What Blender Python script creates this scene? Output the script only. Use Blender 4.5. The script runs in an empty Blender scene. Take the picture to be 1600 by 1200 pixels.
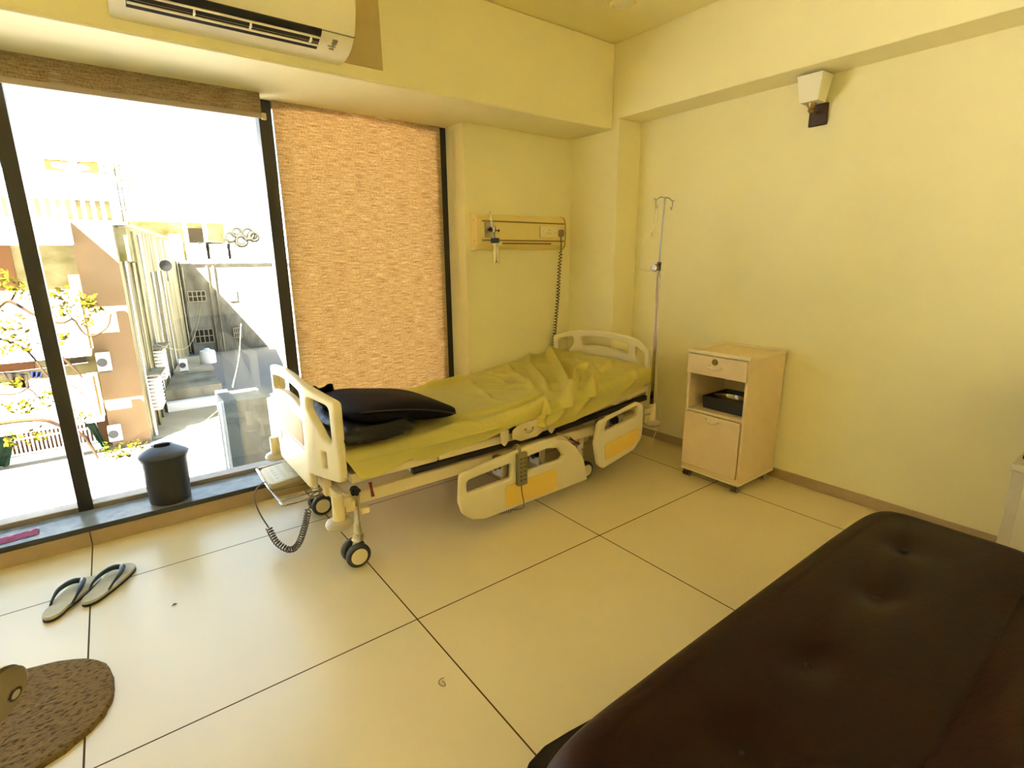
import bpy, bmesh, math, random
from mathutils import Vector, Matrix, Euler, noise
from math import sin, cos, pi, radians, exp

random.seed(7)
C = bpy.context.scene.collection
SC = bpy.context.scene

# ------------------------------------------------------------------ camera
cd = bpy.data.cameras.new('camera')
cam = bpy.data.objects.new('camera', cd)
C.objects.link(cam)
cd.sensor_width = 36.0
cd.lens = 814.305 / 1600 * 36.0
cd.clip_start = 0.02
cd.clip_end = 500
_r = (0.7956078, -0.6057463, -0.0089258)
_u = (0.1505384, 0.1834078, 0.9714421)
_f = (0.5868104, 0.7742306, -0.2371087)
cam.matrix_world = Matrix(((_r[0], _u[0], -_f[0], 0), (_r[1], _u[1], -_f[1], 0),
                           (_r[2], _u[2], -_f[2], 1.38), (0, 0, 0, 1)))
SC.camera = cam

# ------------------------------------------------------------------ light
SC.view_settings.view_transform = 'Standard'
SC.view_settings.look = 'None'
SC.view_settings.gamma = 1
SC.view_settings.exposure = 1.27
SC.view_settings.use_curve_mapping = False
SC.cycles.use_denoising = True
SC.cycles.max_bounces = 14
SC.cycles.diffuse_bounces = 9
SC.cycles.transparent_max_bounces = 24

W = bpy.data.worlds.new('world')
SC.world = W
W.use_nodes = True
_bg = W.node_tree.nodes['Background']
_bg.inputs['Color'].default_value = (0.62, 0.88, 1.18, 1)
_bg.inputs['Strength'].default_value = 1.0

sd = bpy.data.lights.new('sun', 'SUN')
sd.energy = 150.0
sd.angle = 0.01
sd.color = (1.0, 0.96, 0.90)
sun = bpy.data.objects.new('sun', sd)
C.objects.link(sun)
sun.rotation_euler = Vector((0.62, 0.55, -0.77)).to_track_quat('-Z', 'Y').to_euler()

pdl = bpy.data.lights.new('window_portal', 'AREA')
pdl.shape = 'RECTANGLE'
pdl.size = 4.4
pdl.size_y = 2.1
pdl.cycles.is_portal = True
portal = bpy.data.objects.new('window_portal', pdl)
C.objects.link(portal)
portal.location = (-1.28, 3.5, 1.17)
portal.rotation_euler = (radians(-90), 0, 0)


# ------------------------------------------------------------------ materials
def mat(name, col, rough=0.6, metal=0.0, spec=0.5, bump=0.0, bscale=60.0, var=0.0, vscale=6.0, coat=0.0, sheen=0.0):
    m = bpy.data.materials.new(name)
    m.use_nodes = True
    nt = m.node_tree
    b = nt.nodes['Principled BSDF']
    b.inputs['Base Color'].default_value = (*col, 1)
    b.inputs['Roughness'].default_value = rough
    b.inputs['Metallic'].default_value = metal
    b.inputs['Specular IOR Level'].default_value = spec
    b.inputs['Coat Weight'].default_value = coat
    b.inputs['Sheen Weight'].default_value = sheen
    tc = None
    if bump or var:
        tc = nt.nodes.new('ShaderNodeTexCoord')
    if bump:
        n = nt.nodes.new('ShaderNodeTexNoise')
        n.inputs['Scale'].default_value = bscale
        n.inputs['Detail'].default_value = 4
        nt.links.new(tc.outputs['Object'], n.inputs['Vector'])
        bp = nt.nodes.new('ShaderNodeBump')
        bp.inputs['Strength'].default_value = bump
        bp.inputs['Distance'].default_value = 0.01
        nt.links.new(n.outputs['Fac'], bp.inputs['Height'])
        nt.links.new(bp.outputs['Normal'], b.inputs['Normal'])
    if var:
        n = nt.nodes.new('ShaderNodeTexNoise')
        n.inputs['Scale'].default_value = vscale
        n.inputs['Detail'].default_value = 5
        nt.links.new(tc.outputs['Object'], n.inputs['Vector'])
        r = nt.nodes.new('ShaderNodeValToRGB')
        r.color_ramp.elements[0].position = 0.3
        r.color_ramp.elements[1].position = 0.7
        r.color_ramp.elements[0].color = (*[max(0, c * (1 - var)) for c in col], 1)
        r.color_ramp.elements[1].color = (*[min(1, c * (1 + var)) for c in col], 1)
        nt.links.new(n.outputs['Fac'], r.inputs['Fac'])
        nt.links.new(r.outputs['Color'], b.inputs['Base Color'])
    return m


M = {}
M['wall'] = mat('wall_paint', (0.85, 0.785, 0.46), 0.55, spec=0.3, bump=0.05, bscale=90, var=0.02, vscale=3)
M['ceiling'] = mat('ceiling_paint', (0.85, 0.775, 0.42), 0.7, spec=0.2)
M['skirting'] = mat('skirting_tile', (0.42, 0.31, 0.17), 0.4, var=0.06, vscale=9)
M['sill_stone'] = mat('sill_stone', (0.20, 0.21, 0.20), 0.18, bump=0.1, bscale=25, var=0.25, vscale=18)
M['sill_edge'] = mat('sill_edge', (0.03, 0.03, 0.028), 0.3)
M['frame_dark'] = mat('dark_window_frame', (0.022, 0.018, 0.013), 0.45)
M['rail_grey'] = mat('grey_window_rail', (0.23, 0.20, 0.17), 0.5)
M['bed_plastic'] = mat('cream_plastic', (0.74, 0.66, 0.43), 0.38, spec=0.3)
M['bed_metal'] = mat('cream_enamel', (0.74, 0.63, 0.36), 0.35, spec=0.4)
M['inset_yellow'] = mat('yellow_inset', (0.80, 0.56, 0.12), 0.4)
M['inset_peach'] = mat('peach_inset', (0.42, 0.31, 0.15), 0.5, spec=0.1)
M['black'] = mat('black_plastic', (0.016, 0.015, 0.014), 0.45)
M['rubber'] = mat('grey_rubber', (0.045, 0.045, 0.042), 0.6)
M['bumper'] = mat('grey_beige_bumper', (0.46, 0.40, 0.28), 0.45)
M['steel'] = mat('polished_steel', (0.36, 0.33, 0.26), 0.14, metal=1.0)
M['dull_steel'] = mat('dull_steel', (0.45, 0.41, 0.34), 0.4, metal=0.9)
M['red'] = mat('red_lever_grip', (0.28, 0.012, 0.02), 0.4)
M['sheet'] = mat('yellow_sheet', (0.93, 0.84, 0.25), 0.85, spec=0.15, bump=0.18, bscale=220, sheen=0.25)
M['mattress'] = mat('black_mattress_cover', (0.012, 0.012, 0.014), 0.5)
M['bag'] = mat('black_plastic_film', (0.006, 0.0065, 0.005), 0.30, spec=0.35, bump=0.7, bscale=14)
M['pillow'] = mat('navy_pillow_vinyl', (0.005, 0.005, 0.009), 0.6, spec=0.10, bump=0.1, bscale=40)
M['remote'] = mat('olive_grey_plastic', (0.24, 0.21, 0.10), 0.5)
M['remote_key'] = mat('dark_keys', (0.14, 0.12, 0.06), 0.5)
M['panel_face'] = mat('pale_grey_keypad', (0.50, 0.53, 0.48), 0.3, var=0.08, vscale=40)
M['panel_body'] = mat('grey_green_casing', (0.50, 0.46, 0.33), 0.4)
M['cord_grey'] = mat('grey_brown_cord', (0.17, 0.14, 0.11), 0.5)
M['cord_dark'] = mat('brown_cord', (0.10, 0.07, 0.03), 0.5)
M['laminate'] = mat('beige_laminate', (0.76, 0.60, 0.35), 0.42, var=0.03, vscale=12)
M['laminate_edge'] = mat('cream_edging', (0.80, 0.69, 0.42), 0.4)
M['caster_grey'] = mat('taupe_caster', (0.30, 0.24, 0.14), 0.5)
M['leather'] = mat('brown_leather', (0.0155, 0.0048, 0.0014), 0.45, spec=0.14, bump=0.10, bscale=40, var=0.22, vscale=4)
M['leather_dark'] = mat('dark_leather', (0.010, 0.0045, 0.0025), 0.45, spec=0.3, bump=0.2, bscale=50)
M['ac_white'] = mat('ivory_plastic', (0.88, 0.82, 0.60), 0.35, spec=0.4)
M['ac_dark'] = mat('air_outlet_dark', (0.012, 0.011, 0.010), 0.6)
M['print_grey'] = mat('grey_print', (0.25, 0.22, 0.13), 0.6)
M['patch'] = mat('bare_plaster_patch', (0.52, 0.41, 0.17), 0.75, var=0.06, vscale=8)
M['console'] = mat('cream_console_metal', (0.80, 0.66, 0.26), 0.35)
M['groove'] = mat('brown_groove', (0.26, 0.16, 0.03), 0.6)
M['console_cap'] = mat('orange_cream_cap', (0.86, 0.66, 0.27), 0.35)
M['socket'] = mat('ivory_socket', (0.82, 0.72, 0.42), 0.3)
M['plug'] = mat('grey_plug', (0.22, 0.17, 0.09), 0.5)
M['blue_cap'] = mat('blue_cap', (0.010, 0.045, 0.10), 0.35)
M['shade'] = mat('cream_glass_shade', (0.80, 0.76, 0.55), 0.3)
M['wood_dark'] = mat('dark_wood_plate', (0.055, 0.026, 0.012), 0.45, var=0.3, vscale=30)
M['brass'] = mat('aged_brass', (0.35, 0.24, 0.08), 0.35, metal=0.8)
M['bin'] = mat('charcoal_bin_plastic', (0.028, 0.027, 0.024), 0.38, spec=0.4)
M['bin_lid'] = mat('blue_black_lid', (0.055, 0.065, 0.085), 0.32)
M['pink'] = mat('pink_wrapper', (0.55, 0.10, 0.28), 0.3, bump=0.6, bscale=30)
M['slipper'] = mat('grey_beige_foam', (0.50, 0.47, 0.36), 0.7, var=0.08, vscale=25)
M['slipper_strap'] = mat('dark_teal_rubber', (0.020, 0.036, 0.045), 0.38)
M['slipper_sole'] = mat('black_sole', (0.012, 0.012, 0.014), 0.6)
M['chair_cap'] = mat('olive_grey_cap', (0.20, 0.16, 0.09), 0.4)
M['chair_arm'] = mat('white_armrest', (0.72, 0.68, 0.58), 0.35)
M['chair_leg'] = mat('dark_brown_upholstery', (0.022, 0.012, 0.009), 0.5)
M['locker'] = mat('pale_grey_enamel', (0.66, 0.60, 0.44), 0.35)
M['grey_metal'] = mat('grey_metal', (0.34, 0.31, 0.24), 0.35, metal=0.5)
M['white_cord'] = mat('white_cord', (0.78, 0.72, 0.52), 0.4)
M['hem'] = mat('taupe_hem_bar', (0.42, 0.34, 0.26), 0.4)
M['hem_cap'] = mat('tan_end_cap', (0.62, 0.50, 0.28), 0.4)


def mix_transparent(name, fac, col=(1, 1, 1), rough=0.03, tint=(1, 1, 1)):
    m = bpy.data.materials.new(name)
    m.use_nodes = True
    nt = m.node_tree
    nt.nodes.clear()
    o = nt.nodes.new('ShaderNodeOutputMaterial')
    t = nt.nodes.new('ShaderNodeBsdfTransparent')
    t.inputs['Color'].default_value = (*tint, 1)
    g = nt.nodes.new('ShaderNodeBsdfGlossy')
    g.inputs['Color'].default_value = (*col, 1)
    g.inputs['Roughness'].default_value = rough
    mx = nt.nodes.new('ShaderNodeMixShader')
    mx.inputs['Fac'].default_value = fac
    nt.links.new(t.outputs[0], mx.inputs[1])
    nt.links.new(g.outputs[0], mx.inputs[2])
    nt.links.new(mx.outputs[0], o.inputs['Surface'])
    return m


M['glass'] = mix_transparent('window_glass', 0.04)
M['clear'] = mix_transparent('clear_plastic', 0.22, (0.95, 0.9, 0.7), 0.12, (0.93, 0.93, 0.88))


def floor_material():
    m = bpy.data.materials.new('large_floor_tiles')
    m.use_nodes = True
    nt = m.node_tree
    N = nt.nodes
    L = nt.links
    b = N['Principled BSDF']
    b.inputs['Roughness'].default_value = 0.26
    b.inputs['Specular IOR Level'].default_value = 0.55
    tc = N.new('ShaderNodeTexCoord')
    sep = N.new('ShaderNodeSeparateXYZ')
    ge = N.new('ShaderNodeNewGeometry')
    L.new(ge.outputs['Position'], sep.inputs[0])

    def line(sock, origin, pitch, half):
        a = N.new('ShaderNodeMath'); a.operation = 'SUBTRACT'; a.inputs[1].default_value = origin - pitch / 2
        L.new(sock, a.inputs[0])
        p = N.new('ShaderNodeMath'); p.operation = 'PINGPONG'; p.inputs[1].default_value = pitch / 2
        L.new(a.outputs[0], p.inputs[0])
        q = N.new('ShaderNodeMath'); q.operation = 'GREATER_THAN'; q.inputs[1].default_value = pitch / 2 - half
        L.new(p.outputs[0], q.inputs[0])
        return q.outputs[0]
    lx = line(sep.outputs['X'], 0.7665, 1.0265, 0.0028)
    ly = line(sep.outputs['Y'], 1.641, 1.048, 0.0028)
    mx = N.new('ShaderNodeMath'); mx.operation = 'MAXIMUM'
    L.new(lx, mx.inputs[0]); L.new(ly, mx.inputs[1])
    n = N.new('ShaderNodeTexNoise'); n.inputs['Scale'].default_value = 2.2; n.inputs['Detail'].default_value = 6
    L.new(tc.outputs['Object'], n.inputs['Vector'])
    r = N.new('ShaderNodeValToRGB')
    r.color_ramp.elements[0].position = 0.35
    r.color_ramp.elements[1].position = 0.7
    r.color_ramp.elements[0].color = (0.70, 0.595, 0.365, 1)
    r.color_ramp.elements[1].color = (0.73, 0.625, 0.385, 1)
    L.new(n.outputs['Fac'], r.inputs['Fac'])
    mc = N.new('ShaderNodeMix'); mc.data_type = 'RGBA'
    L.new(mx.outputs[0], mc.inputs[0])
    L.new(r.outputs['Color'], mc.inputs[6])
    mc.inputs[7].default_value = (0.10, 0.055, 0.015, 1)
    L.new(mc.outputs[2], b.inputs['Base Color'])
    b.inputs['IOR'].default_value = 2.0
    mr = N.new('ShaderNodeMapRange')
    mr.inputs['To Min'].default_value = 0.30
    mr.inputs['To Max'].default_value = 0.95
    L.new(mx.outputs[0], mr.inputs['Value'])
    L.new(mr.outputs[0], b.inputs['Roughness'])
    ms = N.new('ShaderNodeMapRange')
    ms.inputs['To Min'].default_value = 0.5
    ms.inputs['To Max'].default_value = 0.05
    L.new(mx.outputs[0], ms.inputs['Value'])
    L.new(ms.outputs[0], b.inputs['Specular IOR Level'])
    return m


def blind_material(name='woven_blind_fabric', through=0.47, dark=1.0):
    m = bpy.data.materials.new(name)
    m.use_nodes = True
    nt = m.node_tree
    N = nt.nodes
    L = nt.links
    N.clear()
    o = N.new('ShaderNodeOutputMaterial')
    tc = N.new('ShaderNodeTexCoord')
    mp = N.new('ShaderNodeMapping')
    mp.inputs['Scale'].default_value = (7, 7, 190)
    L.new(tc.outputs['Object'], mp.inputs['Vector'])
    n = N.new('ShaderNodeTexNoise'); n.inputs['Scale'].default_value = 1.6; n.inputs['Detail'].default_value = 6; n.inputs['Roughness'].default_value = 0.65
    L.new(mp.outputs[0], n.inputs['Vector'])
    mp2 = N.new('ShaderNodeMapping'); mp2.inputs['Scale'].default_value = (90, 90, 40)
    L.new(tc.outputs['Object'], mp2.inputs['Vector'])
    n2 = N.new('ShaderNodeTexNoise'); n2.inputs['Scale'].default_value = 2.0; n2.inputs['Detail'].default_value = 2
    L.new(mp2.outputs[0], n2.inputs['Vector'])
    ad = N.new('ShaderNodeMath'); ad.operation = 'MULTIPLY_ADD'; ad.inputs[1].default_value = 0.35
    L.new(n2.outputs['Fac'], ad.inputs[0]); L.new(n.outputs['Fac'], ad.inputs[2])
    r = N.new('ShaderNodeValToRGB')
    r.color_ramp.elements[0].position = 0.50
    r.color_ramp.elements[1].position = 0.82
    r.color_ramp.elements[0].color = (0.34 * dark, 0.17 * dark, 0.06 * dark, 1)
    r.color_ramp.elements[1].color = (0.86 * dark, 0.73 * dark, 0.47 * dark, 1)
    L.new(ad.outputs[0], r.inputs['Fac'])
    d = N.new('ShaderNodeBsdfDiffuse')
    t = N.new('ShaderNodeBsdfTranslucent')
    L.new(r.outputs['Color'], d.inputs['Color'])
    L.new(r.outputs['Color'], t.inputs['Color'])
    mx = N.new('ShaderNodeMixShader'); mx.inputs['Fac'].default_value = through
    L.new(d.outputs[0], mx.inputs[1]); L.new(t.outputs[0], mx.inputs[2])
    L.new(mx.outputs[0], o.inputs['Surface'])
    return m


M['floor'] = floor_material()
M['blind'] = blind_material()
M['blind_dense'] = blind_material('rolled_blind_fabric', 0.25, 0.55)


def mat_fibre(name, c0, c1):
    m = mat(name, c0, 0.95, spec=0.1)
    nt = m.node_tree
    tc = nt.nodes.new('ShaderNodeTexCoord')
    mp = nt.nodes.new('ShaderNodeMapping')
    mp.inputs['Rotation'].default_value = (0, 0, radians(-35))
    mp.inputs['Scale'].default_value = (34, 62, 40)
    nt.links.new(tc.outputs['Object'], mp.inputs['Vector'])
    n = nt.nodes.new('ShaderNodeTexNoise'); n.inputs['Scale'].default_value = 1.5; n.inputs['Detail'].default_value = 5
    nt.links.new(mp.outputs[0], n.inputs['Vector'])
    r = nt.nodes.new('ShaderNodeValToRGB')
    r.color_ramp.elements[0].position = 0.30
    r.color_ramp.elements[1].position = 0.50
    r.color_ramp.elements[0].color = (*c0, 1)
    r.color_ramp.elements[1].color = (*c1, 1)
    nt.links.new(n.outputs['Fac'], r.inputs['Fac'])
    b = nt.nodes['Principled BSDF']
    nt.links.new(r.outputs['Color'], b.inputs['Base Color'])
    bp = nt.nodes.new('ShaderNodeBump'); bp.inputs['Strength'].default_value = 0.9; bp.inputs['Distance'].default_value = 0.01
    nt.links.new(n.outputs['Fac'], bp.inputs['Height'])
    nt.links.new(bp.outputs['Normal'], b.inputs['Normal'])
    return m


M['mat_pile'] = mat_fibre('brown_mat_pile', (0.045, 0.026, 0.010), (0.20, 0.135, 0.06))


# ------------------------------------------------------------------ mesh helpers
def B():
    return bmesh.new()


def box(bm, x0, x1, y0, y1, z0, z1, bevel=0.0, seg=2):
    r = bmesh.ops.create_cube(bm, size=1)
    vs = r['verts']
    for v in vs:
        v.co = Vector(((x0 + x1) / 2 + v.co.x * (x1 - x0), (y0 + y1) / 2 + v.co.y * (y1 - y0), (z0 + z1) / 2 + v.co.z * (z1 - z0)))
    if bevel:
        es = list({e for v in vs for e in v.link_edges})
        bmesh.ops.bevel(bm, geom=es, offset=bevel, segments=seg, profile=0.5, affect='EDGES')
    return bm


def ring(p, a, b, r, n, rb=None):
    return [p + a * (r * cos(2 * pi * i / n)) + b * ((rb or r) * sin(2 * pi * i / n)) for i in range(n)]


def frame_of(d):
    d = d.normalized()
    up = Vector((0, 0, 1)) if abs(d.z) < 0.95 else Vector((1, 0, 0))
    a = d.cross(up).normalized()
    return a, a.cross(d).normalized()


def tube(bm, pts, r, n=10, closed=False, cap=True):
    pts = [Vector(p) for p in pts]
    k = len(pts)
    rs = r if isinstance(r, (list, tuple)) else [r] * k
    rings = []
    prev = None
    for i, p in enumerate(pts):
        if closed:
            d = pts[(i + 1) % k] - pts[i - 1]
        else:
            d = pts[min(i + 1, k - 1)] - pts[max(i - 1, 0)]
        if d.length < 1e-9:
            d = Vector((0, 0, 1))
        d.normalize()
        if prev is None:
            a, b = frame_of(d)
        else:
            a = prev - d * prev.dot(d)
            if a.length < 1e-6:
                a, b = frame_of(d)
            a.normalize()
            b = d.cross(a).normalized()
        prev = a
        rings.append([bm.verts.new(c) for c in ring(p, a, b, rs[i], n)])
    m = k if closed else k - 1
    for i in range(m):
        A = rings[i]
        D = rings[(i + 1) % k]
        for j in range(n):
            bm.faces.new((A[j], A[(j + 1) % n], D[(j + 1) % n], D[j]))
    if cap and not closed:
        bm.faces.new(list(reversed(rings[0])))
        bm.faces.new(rings[-1])
    return bm


def cyl(bm, p0, p1, r0, r1=None, n=24):
    return tube(bm, [p0, p1], [r0, r0 if r1 is None else r1], n)


def lathe(bm, prof, c=(0, 0, 0), axis='Z', n=40):
    c = Vector(c)
    rings = []
    for r, h in prof:
        if axis == 'Z':
            vs = [c + Vector((r * cos(2 * pi * i / n), r * sin(2 * pi * i / n), h)) for i in range(n)]
        elif axis == 'Y':
            vs = [c + Vector((r * cos(2 * pi * i / n), h, -r * sin(2 * pi * i / n))) for i in range(n)]
        else:
            vs = [c + Vector((h, r * cos(2 * pi * i / n), r * sin(2 * pi * i / n))) for i in range(n)]
        rings.append([bm.verts.new(v) for v in vs])
    for A, D in zip(rings, rings[1:]):
        for j in range(n):
            bm.faces.new((A[j], A[(j + 1) % n], D[(j + 1) % n], D[j]))
    if prof[0][0] > 1e-6:
        bm.faces.new(list(reversed(rings[0])))
    if prof[-1][0] > 1e-6:
        bm.faces.new(rings[-1])
    bmesh.ops.remove_doubles(bm, verts=[v for R in (rings[0], rings[-1]) for v in R], dist=1e-6)
    return bm


def prism(bm, poly, a0, a1, axis='X'):
    """poly of (p,q): X -> (y,z), Y -> (x,z), Z -> (x,y); extruded from a0 to a1"""
    def P(p, q, a):
        return Vector((a, p, q)) if axis == 'X' else Vector((p, a, q)) if axis == 'Y' else Vector((p, q, a))
    A = [bm.verts.new(P(p, q, a0)) for p, q in poly]
    D = [bm.verts.new(P(p, q, a1)) for p, q in poly]
    k = len(poly)
    for i in range(k):
        bm.faces.new((A[i], A[(i + 1) % k], D[(i + 1) % k], D[i]))
    bm.faces.new(list(reversed(A)))
    bm.faces.new(D)
    return bm


def surf(bm, f, nu, nv, closed_u=False):
    V = [[bm.verts.new(f(i / (nu if closed_u else nu - 1), j / (nv - 1))) for j in range(nv)] for i in range(nu)]
    for i in range(nu if closed_u else nu - 1):
        for j in range(nv - 1):
            a, b2 = V[i], V[(i + 1) % nu]
            bm.faces.new((a[j], b2[j], b2[j + 1], a[j + 1]))
    return bm


def rounded(pts, r, seg=6):
    """round the corners of a closed polygon; r a number or one per point"""
    out = []
    k = len(pts)
    for i in range(k):
        p = Vector(pts[i])
        a = Vector(pts[i - 1]) - p
        b = Vector(pts[(i + 1) % k]) - p
        rr = r[i] if isinstance(r, (list, tuple)) else r
        if rr <= 0:
            out.append(tuple(p)); continue
        ang = a.angle(b)
        t = min(rr / math.tan(ang / 2), a.length * 0.48, b.length * 0.48)
        s = p + a.normalized() * t
        e = p + b.normalized() * t
        for j in range(seg + 1):
            w = j / seg
            out.append(tuple(s * (1 - w) ** 2 + p * 2 * w * (1 - w) + e * w ** 2))
    return out


def plate(outline, holes, thick, bevel, seg=3):
    """a slab with holes and rounded rims, in XY, thickness along Z; returns bmesh"""
    cu = bpy.data.curves.new('tmp', 'CURVE')
    cu.dimensions = '2D'
    cu.fill_mode = 'BOTH'
    cu.extrude = max(thick / 2 - bevel, 0.0002)
    cu.bevel_depth = bevel
    cu.bevel_resolution = seg
    cu.offset = -bevel
    for poly in [outline] + list(holes):
        s = cu.splines.new('POLY')
        s.points.add(len(poly) - 1)
        for pt, q in zip(s.points, poly):
            pt.co = (q[0], q[1], 0, 1)
        s.use_cyclic_u = True
    ob = bpy.data.objects.new('tmp', cu)
    C.objects.link(ob)
    dg = bpy.context.evaluated_depsgraph_get()
    me = bpy.data.meshes.new_from_object(ob.evaluated_get(dg))
    bm = bmesh.new()
    bm.from_mesh(me)
    bpy.data.objects.remove(ob)
    bpy.data.curves.remove(cu)
    bpy.data.meshes.remove(me)
    bmesh.ops.remove_doubles(bm, verts=bm.verts, dist=1e-5)
    return bm


def xform(bm, f):
    for v in bm.verts:
        v.co = Vector(f(v.co))
    return bm


def world_root(o):
    p = Vector((0, 0, 0))
    while o is not None:
        p += o.location
        o = o.parent
    return p


def obj(name, bm, m, parent=None, local=False, angle=38, smooth=True, label=None, kind=None):
    bmesh.ops.recalc_face_normals(bm, faces=bm.faces)
    me = bpy.data.meshes.new(name)
    if not local:
        if parent is not None:
            off = world_root(parent)
        else:
            xs = [v.co for v in bm.verts]
            off = Vector(((min(v.x for v in xs) + max(v.x for v in xs)) / 2, (min(v.y for v in xs) + max(v.y for v in xs)) / 2, min(v.z for v in xs)))
        bmesh.ops.translate(bm, verts=bm.verts, vec=-off)
    else:
        off = Vector((0, 0, 0))
    bm.to_mesh(me)
    bm.free()
    if smooth:
        for p in me.polygons:
            p.use_smooth = True
        me.set_sharp_from_angle(angle=radians(angle))
    for mm in (m if isinstance(m, (list, tuple)) else [m]):
        me.materials.append(mm)
    o = bpy.data.objects.new(name, me)
    C.objects.link(o)
    if parent is not None:
        o.parent = parent
    else:
        o.location = off
    if label:
        o['label'] = label
    if kind:
        o['kind'] = kind
    return o


def tag(o, label, cat, group=None, kind=None):
    o['label'] = label
    o['category'] = cat
    if group:
        o['group'] = group
    if kind:
        o['kind'] = kind
    return o


def thing(name, label, cat, loc=(0, 0, 0), rot=(0, 0, 0), group=None):
    o = bpy.data.objects.new(name, None)
    o.empty_display_size = 0.1
    C.objects.link(o)
    o.location = loc
    o.rotation_euler = rot
    return tag(o, label, cat, group)


def struct(name, bm, m, smooth=False):
    xs = bm
    o = obj(name, bm, m, None, smooth=smooth)
    o['kind'] = 'structure'
    return o


def coil(path, r_coil, turns, samples=14):
    """helix about a polyline path"""
    pts = [Vector(p) for p in path]
    L = [0]
    for a, b in zip(pts, pts[1:]):
        L.append(L[-1] + (b - a).length)
    T = L[-1]

    def at(s):
        for i in range(len(pts) - 1):
            if s <= L[i + 1] or i == len(pts) - 2:
                w = (s - L[i]) / max(L[i + 1] - L[i], 1e-9)
                return pts[i].lerp(pts[i + 1], w), (pts[i + 1] - pts[i]).normalized()
    out = []
    n = int(turns * samples)
    prev = None
    for k in range(n + 1):
        p, d = at(T * k / n)
        if prev is None:
            a, b = frame_of(d)
        else:
            a = (prev - d * prev.dot(d)).normalized()
            b = d.cross(a)
        prev = a
        th = 2 * pi * turns * k / n
        out.append(p + a * (r_coil * cos(th)) + b * (r_coil * sin(th)))
    return out


def smooth_path(pts, sub=6):
    P = [Vector(p) for p in pts]
    out = []
    for i in range(len(P) - 1):
        p0 = P[max(i - 1, 0)]; p1 = P[i]; p2 = P[i + 1]; p3 = P[min(i + 2, len(P) - 1)]
        for k in range(sub):
            t = k / sub
            out.append(0.5 * ((2 * p1) + (p2 - p0) * t + (2 * p0 - 5 * p1 + 4 * p2 - p3) * t * t + (3 * p1 - p0 - 3 * p2 + p3) * t ** 3))
    out.append(P[-1])
    return out


# ------------------------------------------------------------------ the room
RX = 3.20          # right wall
WY = 3.13          # face of the window wall
ZC = 2.77
LX, BY = -3.45, -1.7  # left end stretched out of view to gain more daylight

struct('floor', box(B(), LX - 0.1, RX + 0.12, BY - 0.1, WY + 0.02, -0.12, 0.0), M['floor'])
struct('ceiling', box(B(), LX - 0.1, RX + 0.12, BY - 0.1, 3.75, ZC, ZC + 0.12), M['ceiling'])
struct('wall_right', box(B(), RX, RX + 0.12, BY - 0.1, 3.6, -0.12, ZC), M['wall'])
struct('wall_left', box(B(), LX - 0.12, LX, BY - 0.1, 3.6, -0.12, ZC), M['wall'])
struct('wall_back', box(B(), LX - 0.1, RX + 0.1, BY - 0.12, BY, -0.12, ZC), M['wall'])
struct('wall_window', box(B(), 1.985, RX, WY, 3.6, -0.12, 2.3), M['wall'])
struct('wall_parapet', box(B(), LX, 1.985, WY, 3.56, -0.5, 0.078), M['skirting'])
# beams and the corner column
bw = box(B(), LX, 2.965, 2.72, 3.6, 2.235, ZC, 0.012, 2)
struct('wall_window_beam', bw, M['wall'])
struct('wall_right_beam', box(B(), 2.965, RX, BY, 3.6, 2.30, ZC, 0.004, 1), M['wall'])
struct('wall_corner_column', box(B(), 2.962, RX, 2.66, WY + 0.02, 0.0, 2.3, 0.004, 1), M['wall'])
# skirting
struct('baseboard_right', box(B(), RX - 0.012, RX, BY, 2.66, 0, 0.062, 0.002, 1), M['skirting'])
struct('baseboard_corner', box(B(), 2.95, RX - 0.012, 2.648, 2.66, 0, 0.062, 0.002, 1), M['skirting'])
struct('baseboard_window', box(B(), 1.985, 2.962, WY - 0.012, WY, 0, 0.062, 0.002, 1), M['skirting'])
struct('trim_sill_tile_joint', box(B(), -0.262, -0.257, WY - 0.002, WY + 0.004, 0.004, 0.078), M['sill_edge'])
# window sill: dark stone slab
sl = B()
box(sl, LX, 1.983, WY - 0.012, 3.345, 0.080, 0.108, 0.003, 1)
sill = struct('trim_sill_slab', sl, [M['sill_stone'], M['sill_edge']])
for p in sill.data.polygons:
    if p.normal.y < -0.5:
        p.material_index = 1
struct('trim_sill_back_rail', box(B(), LX, 1.983, 3.348, 3.44, 0.090, 0.132, 0.003, 1), M['rail_grey'])
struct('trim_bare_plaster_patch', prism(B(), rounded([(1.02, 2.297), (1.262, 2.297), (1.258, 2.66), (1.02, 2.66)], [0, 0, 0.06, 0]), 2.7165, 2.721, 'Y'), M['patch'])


def window_unit(n, x0, x1):
    w = thing('window_%d' % n, 'dark framed full height window bay', 'window', ((x0 + x1) / 2, 3.40, 0.132))
    w['kind'] = 'structure'
    g = obj('glass_pane', box(B(), x0, x1, 3.398, 3.404, 0.132, 2.235), M['glass'], w, smooth=False)
    return w


w_added_far = window_unit(4, LX, -2.40)  # unseen bay, added to let more daylight in
w_added_near = window_unit(5, -2.34, -1.36)  # second unseen bay, also put in for the extra daylight
w1 = window_unit(1, -1.30, -0.30)
w2 = window_unit(2, -0.24, 0.795)
w3 = window_unit(3, 0.866, 1.90)
for w, (a, b) in ((w_added_far, (-2.402, -2.338)), (w_added_near, (-1.362, -1.298)), (w1, (-0.302, -0.240)), (w2, (0.797, 0.866)), (w3, (1.895, 1.985))):
    obj('mullion', box(B(), a, b, 3.345, 3.43, 0.106, 2.235, 0.002, 1), M['frame_dark'], w, smooth=False)


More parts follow.
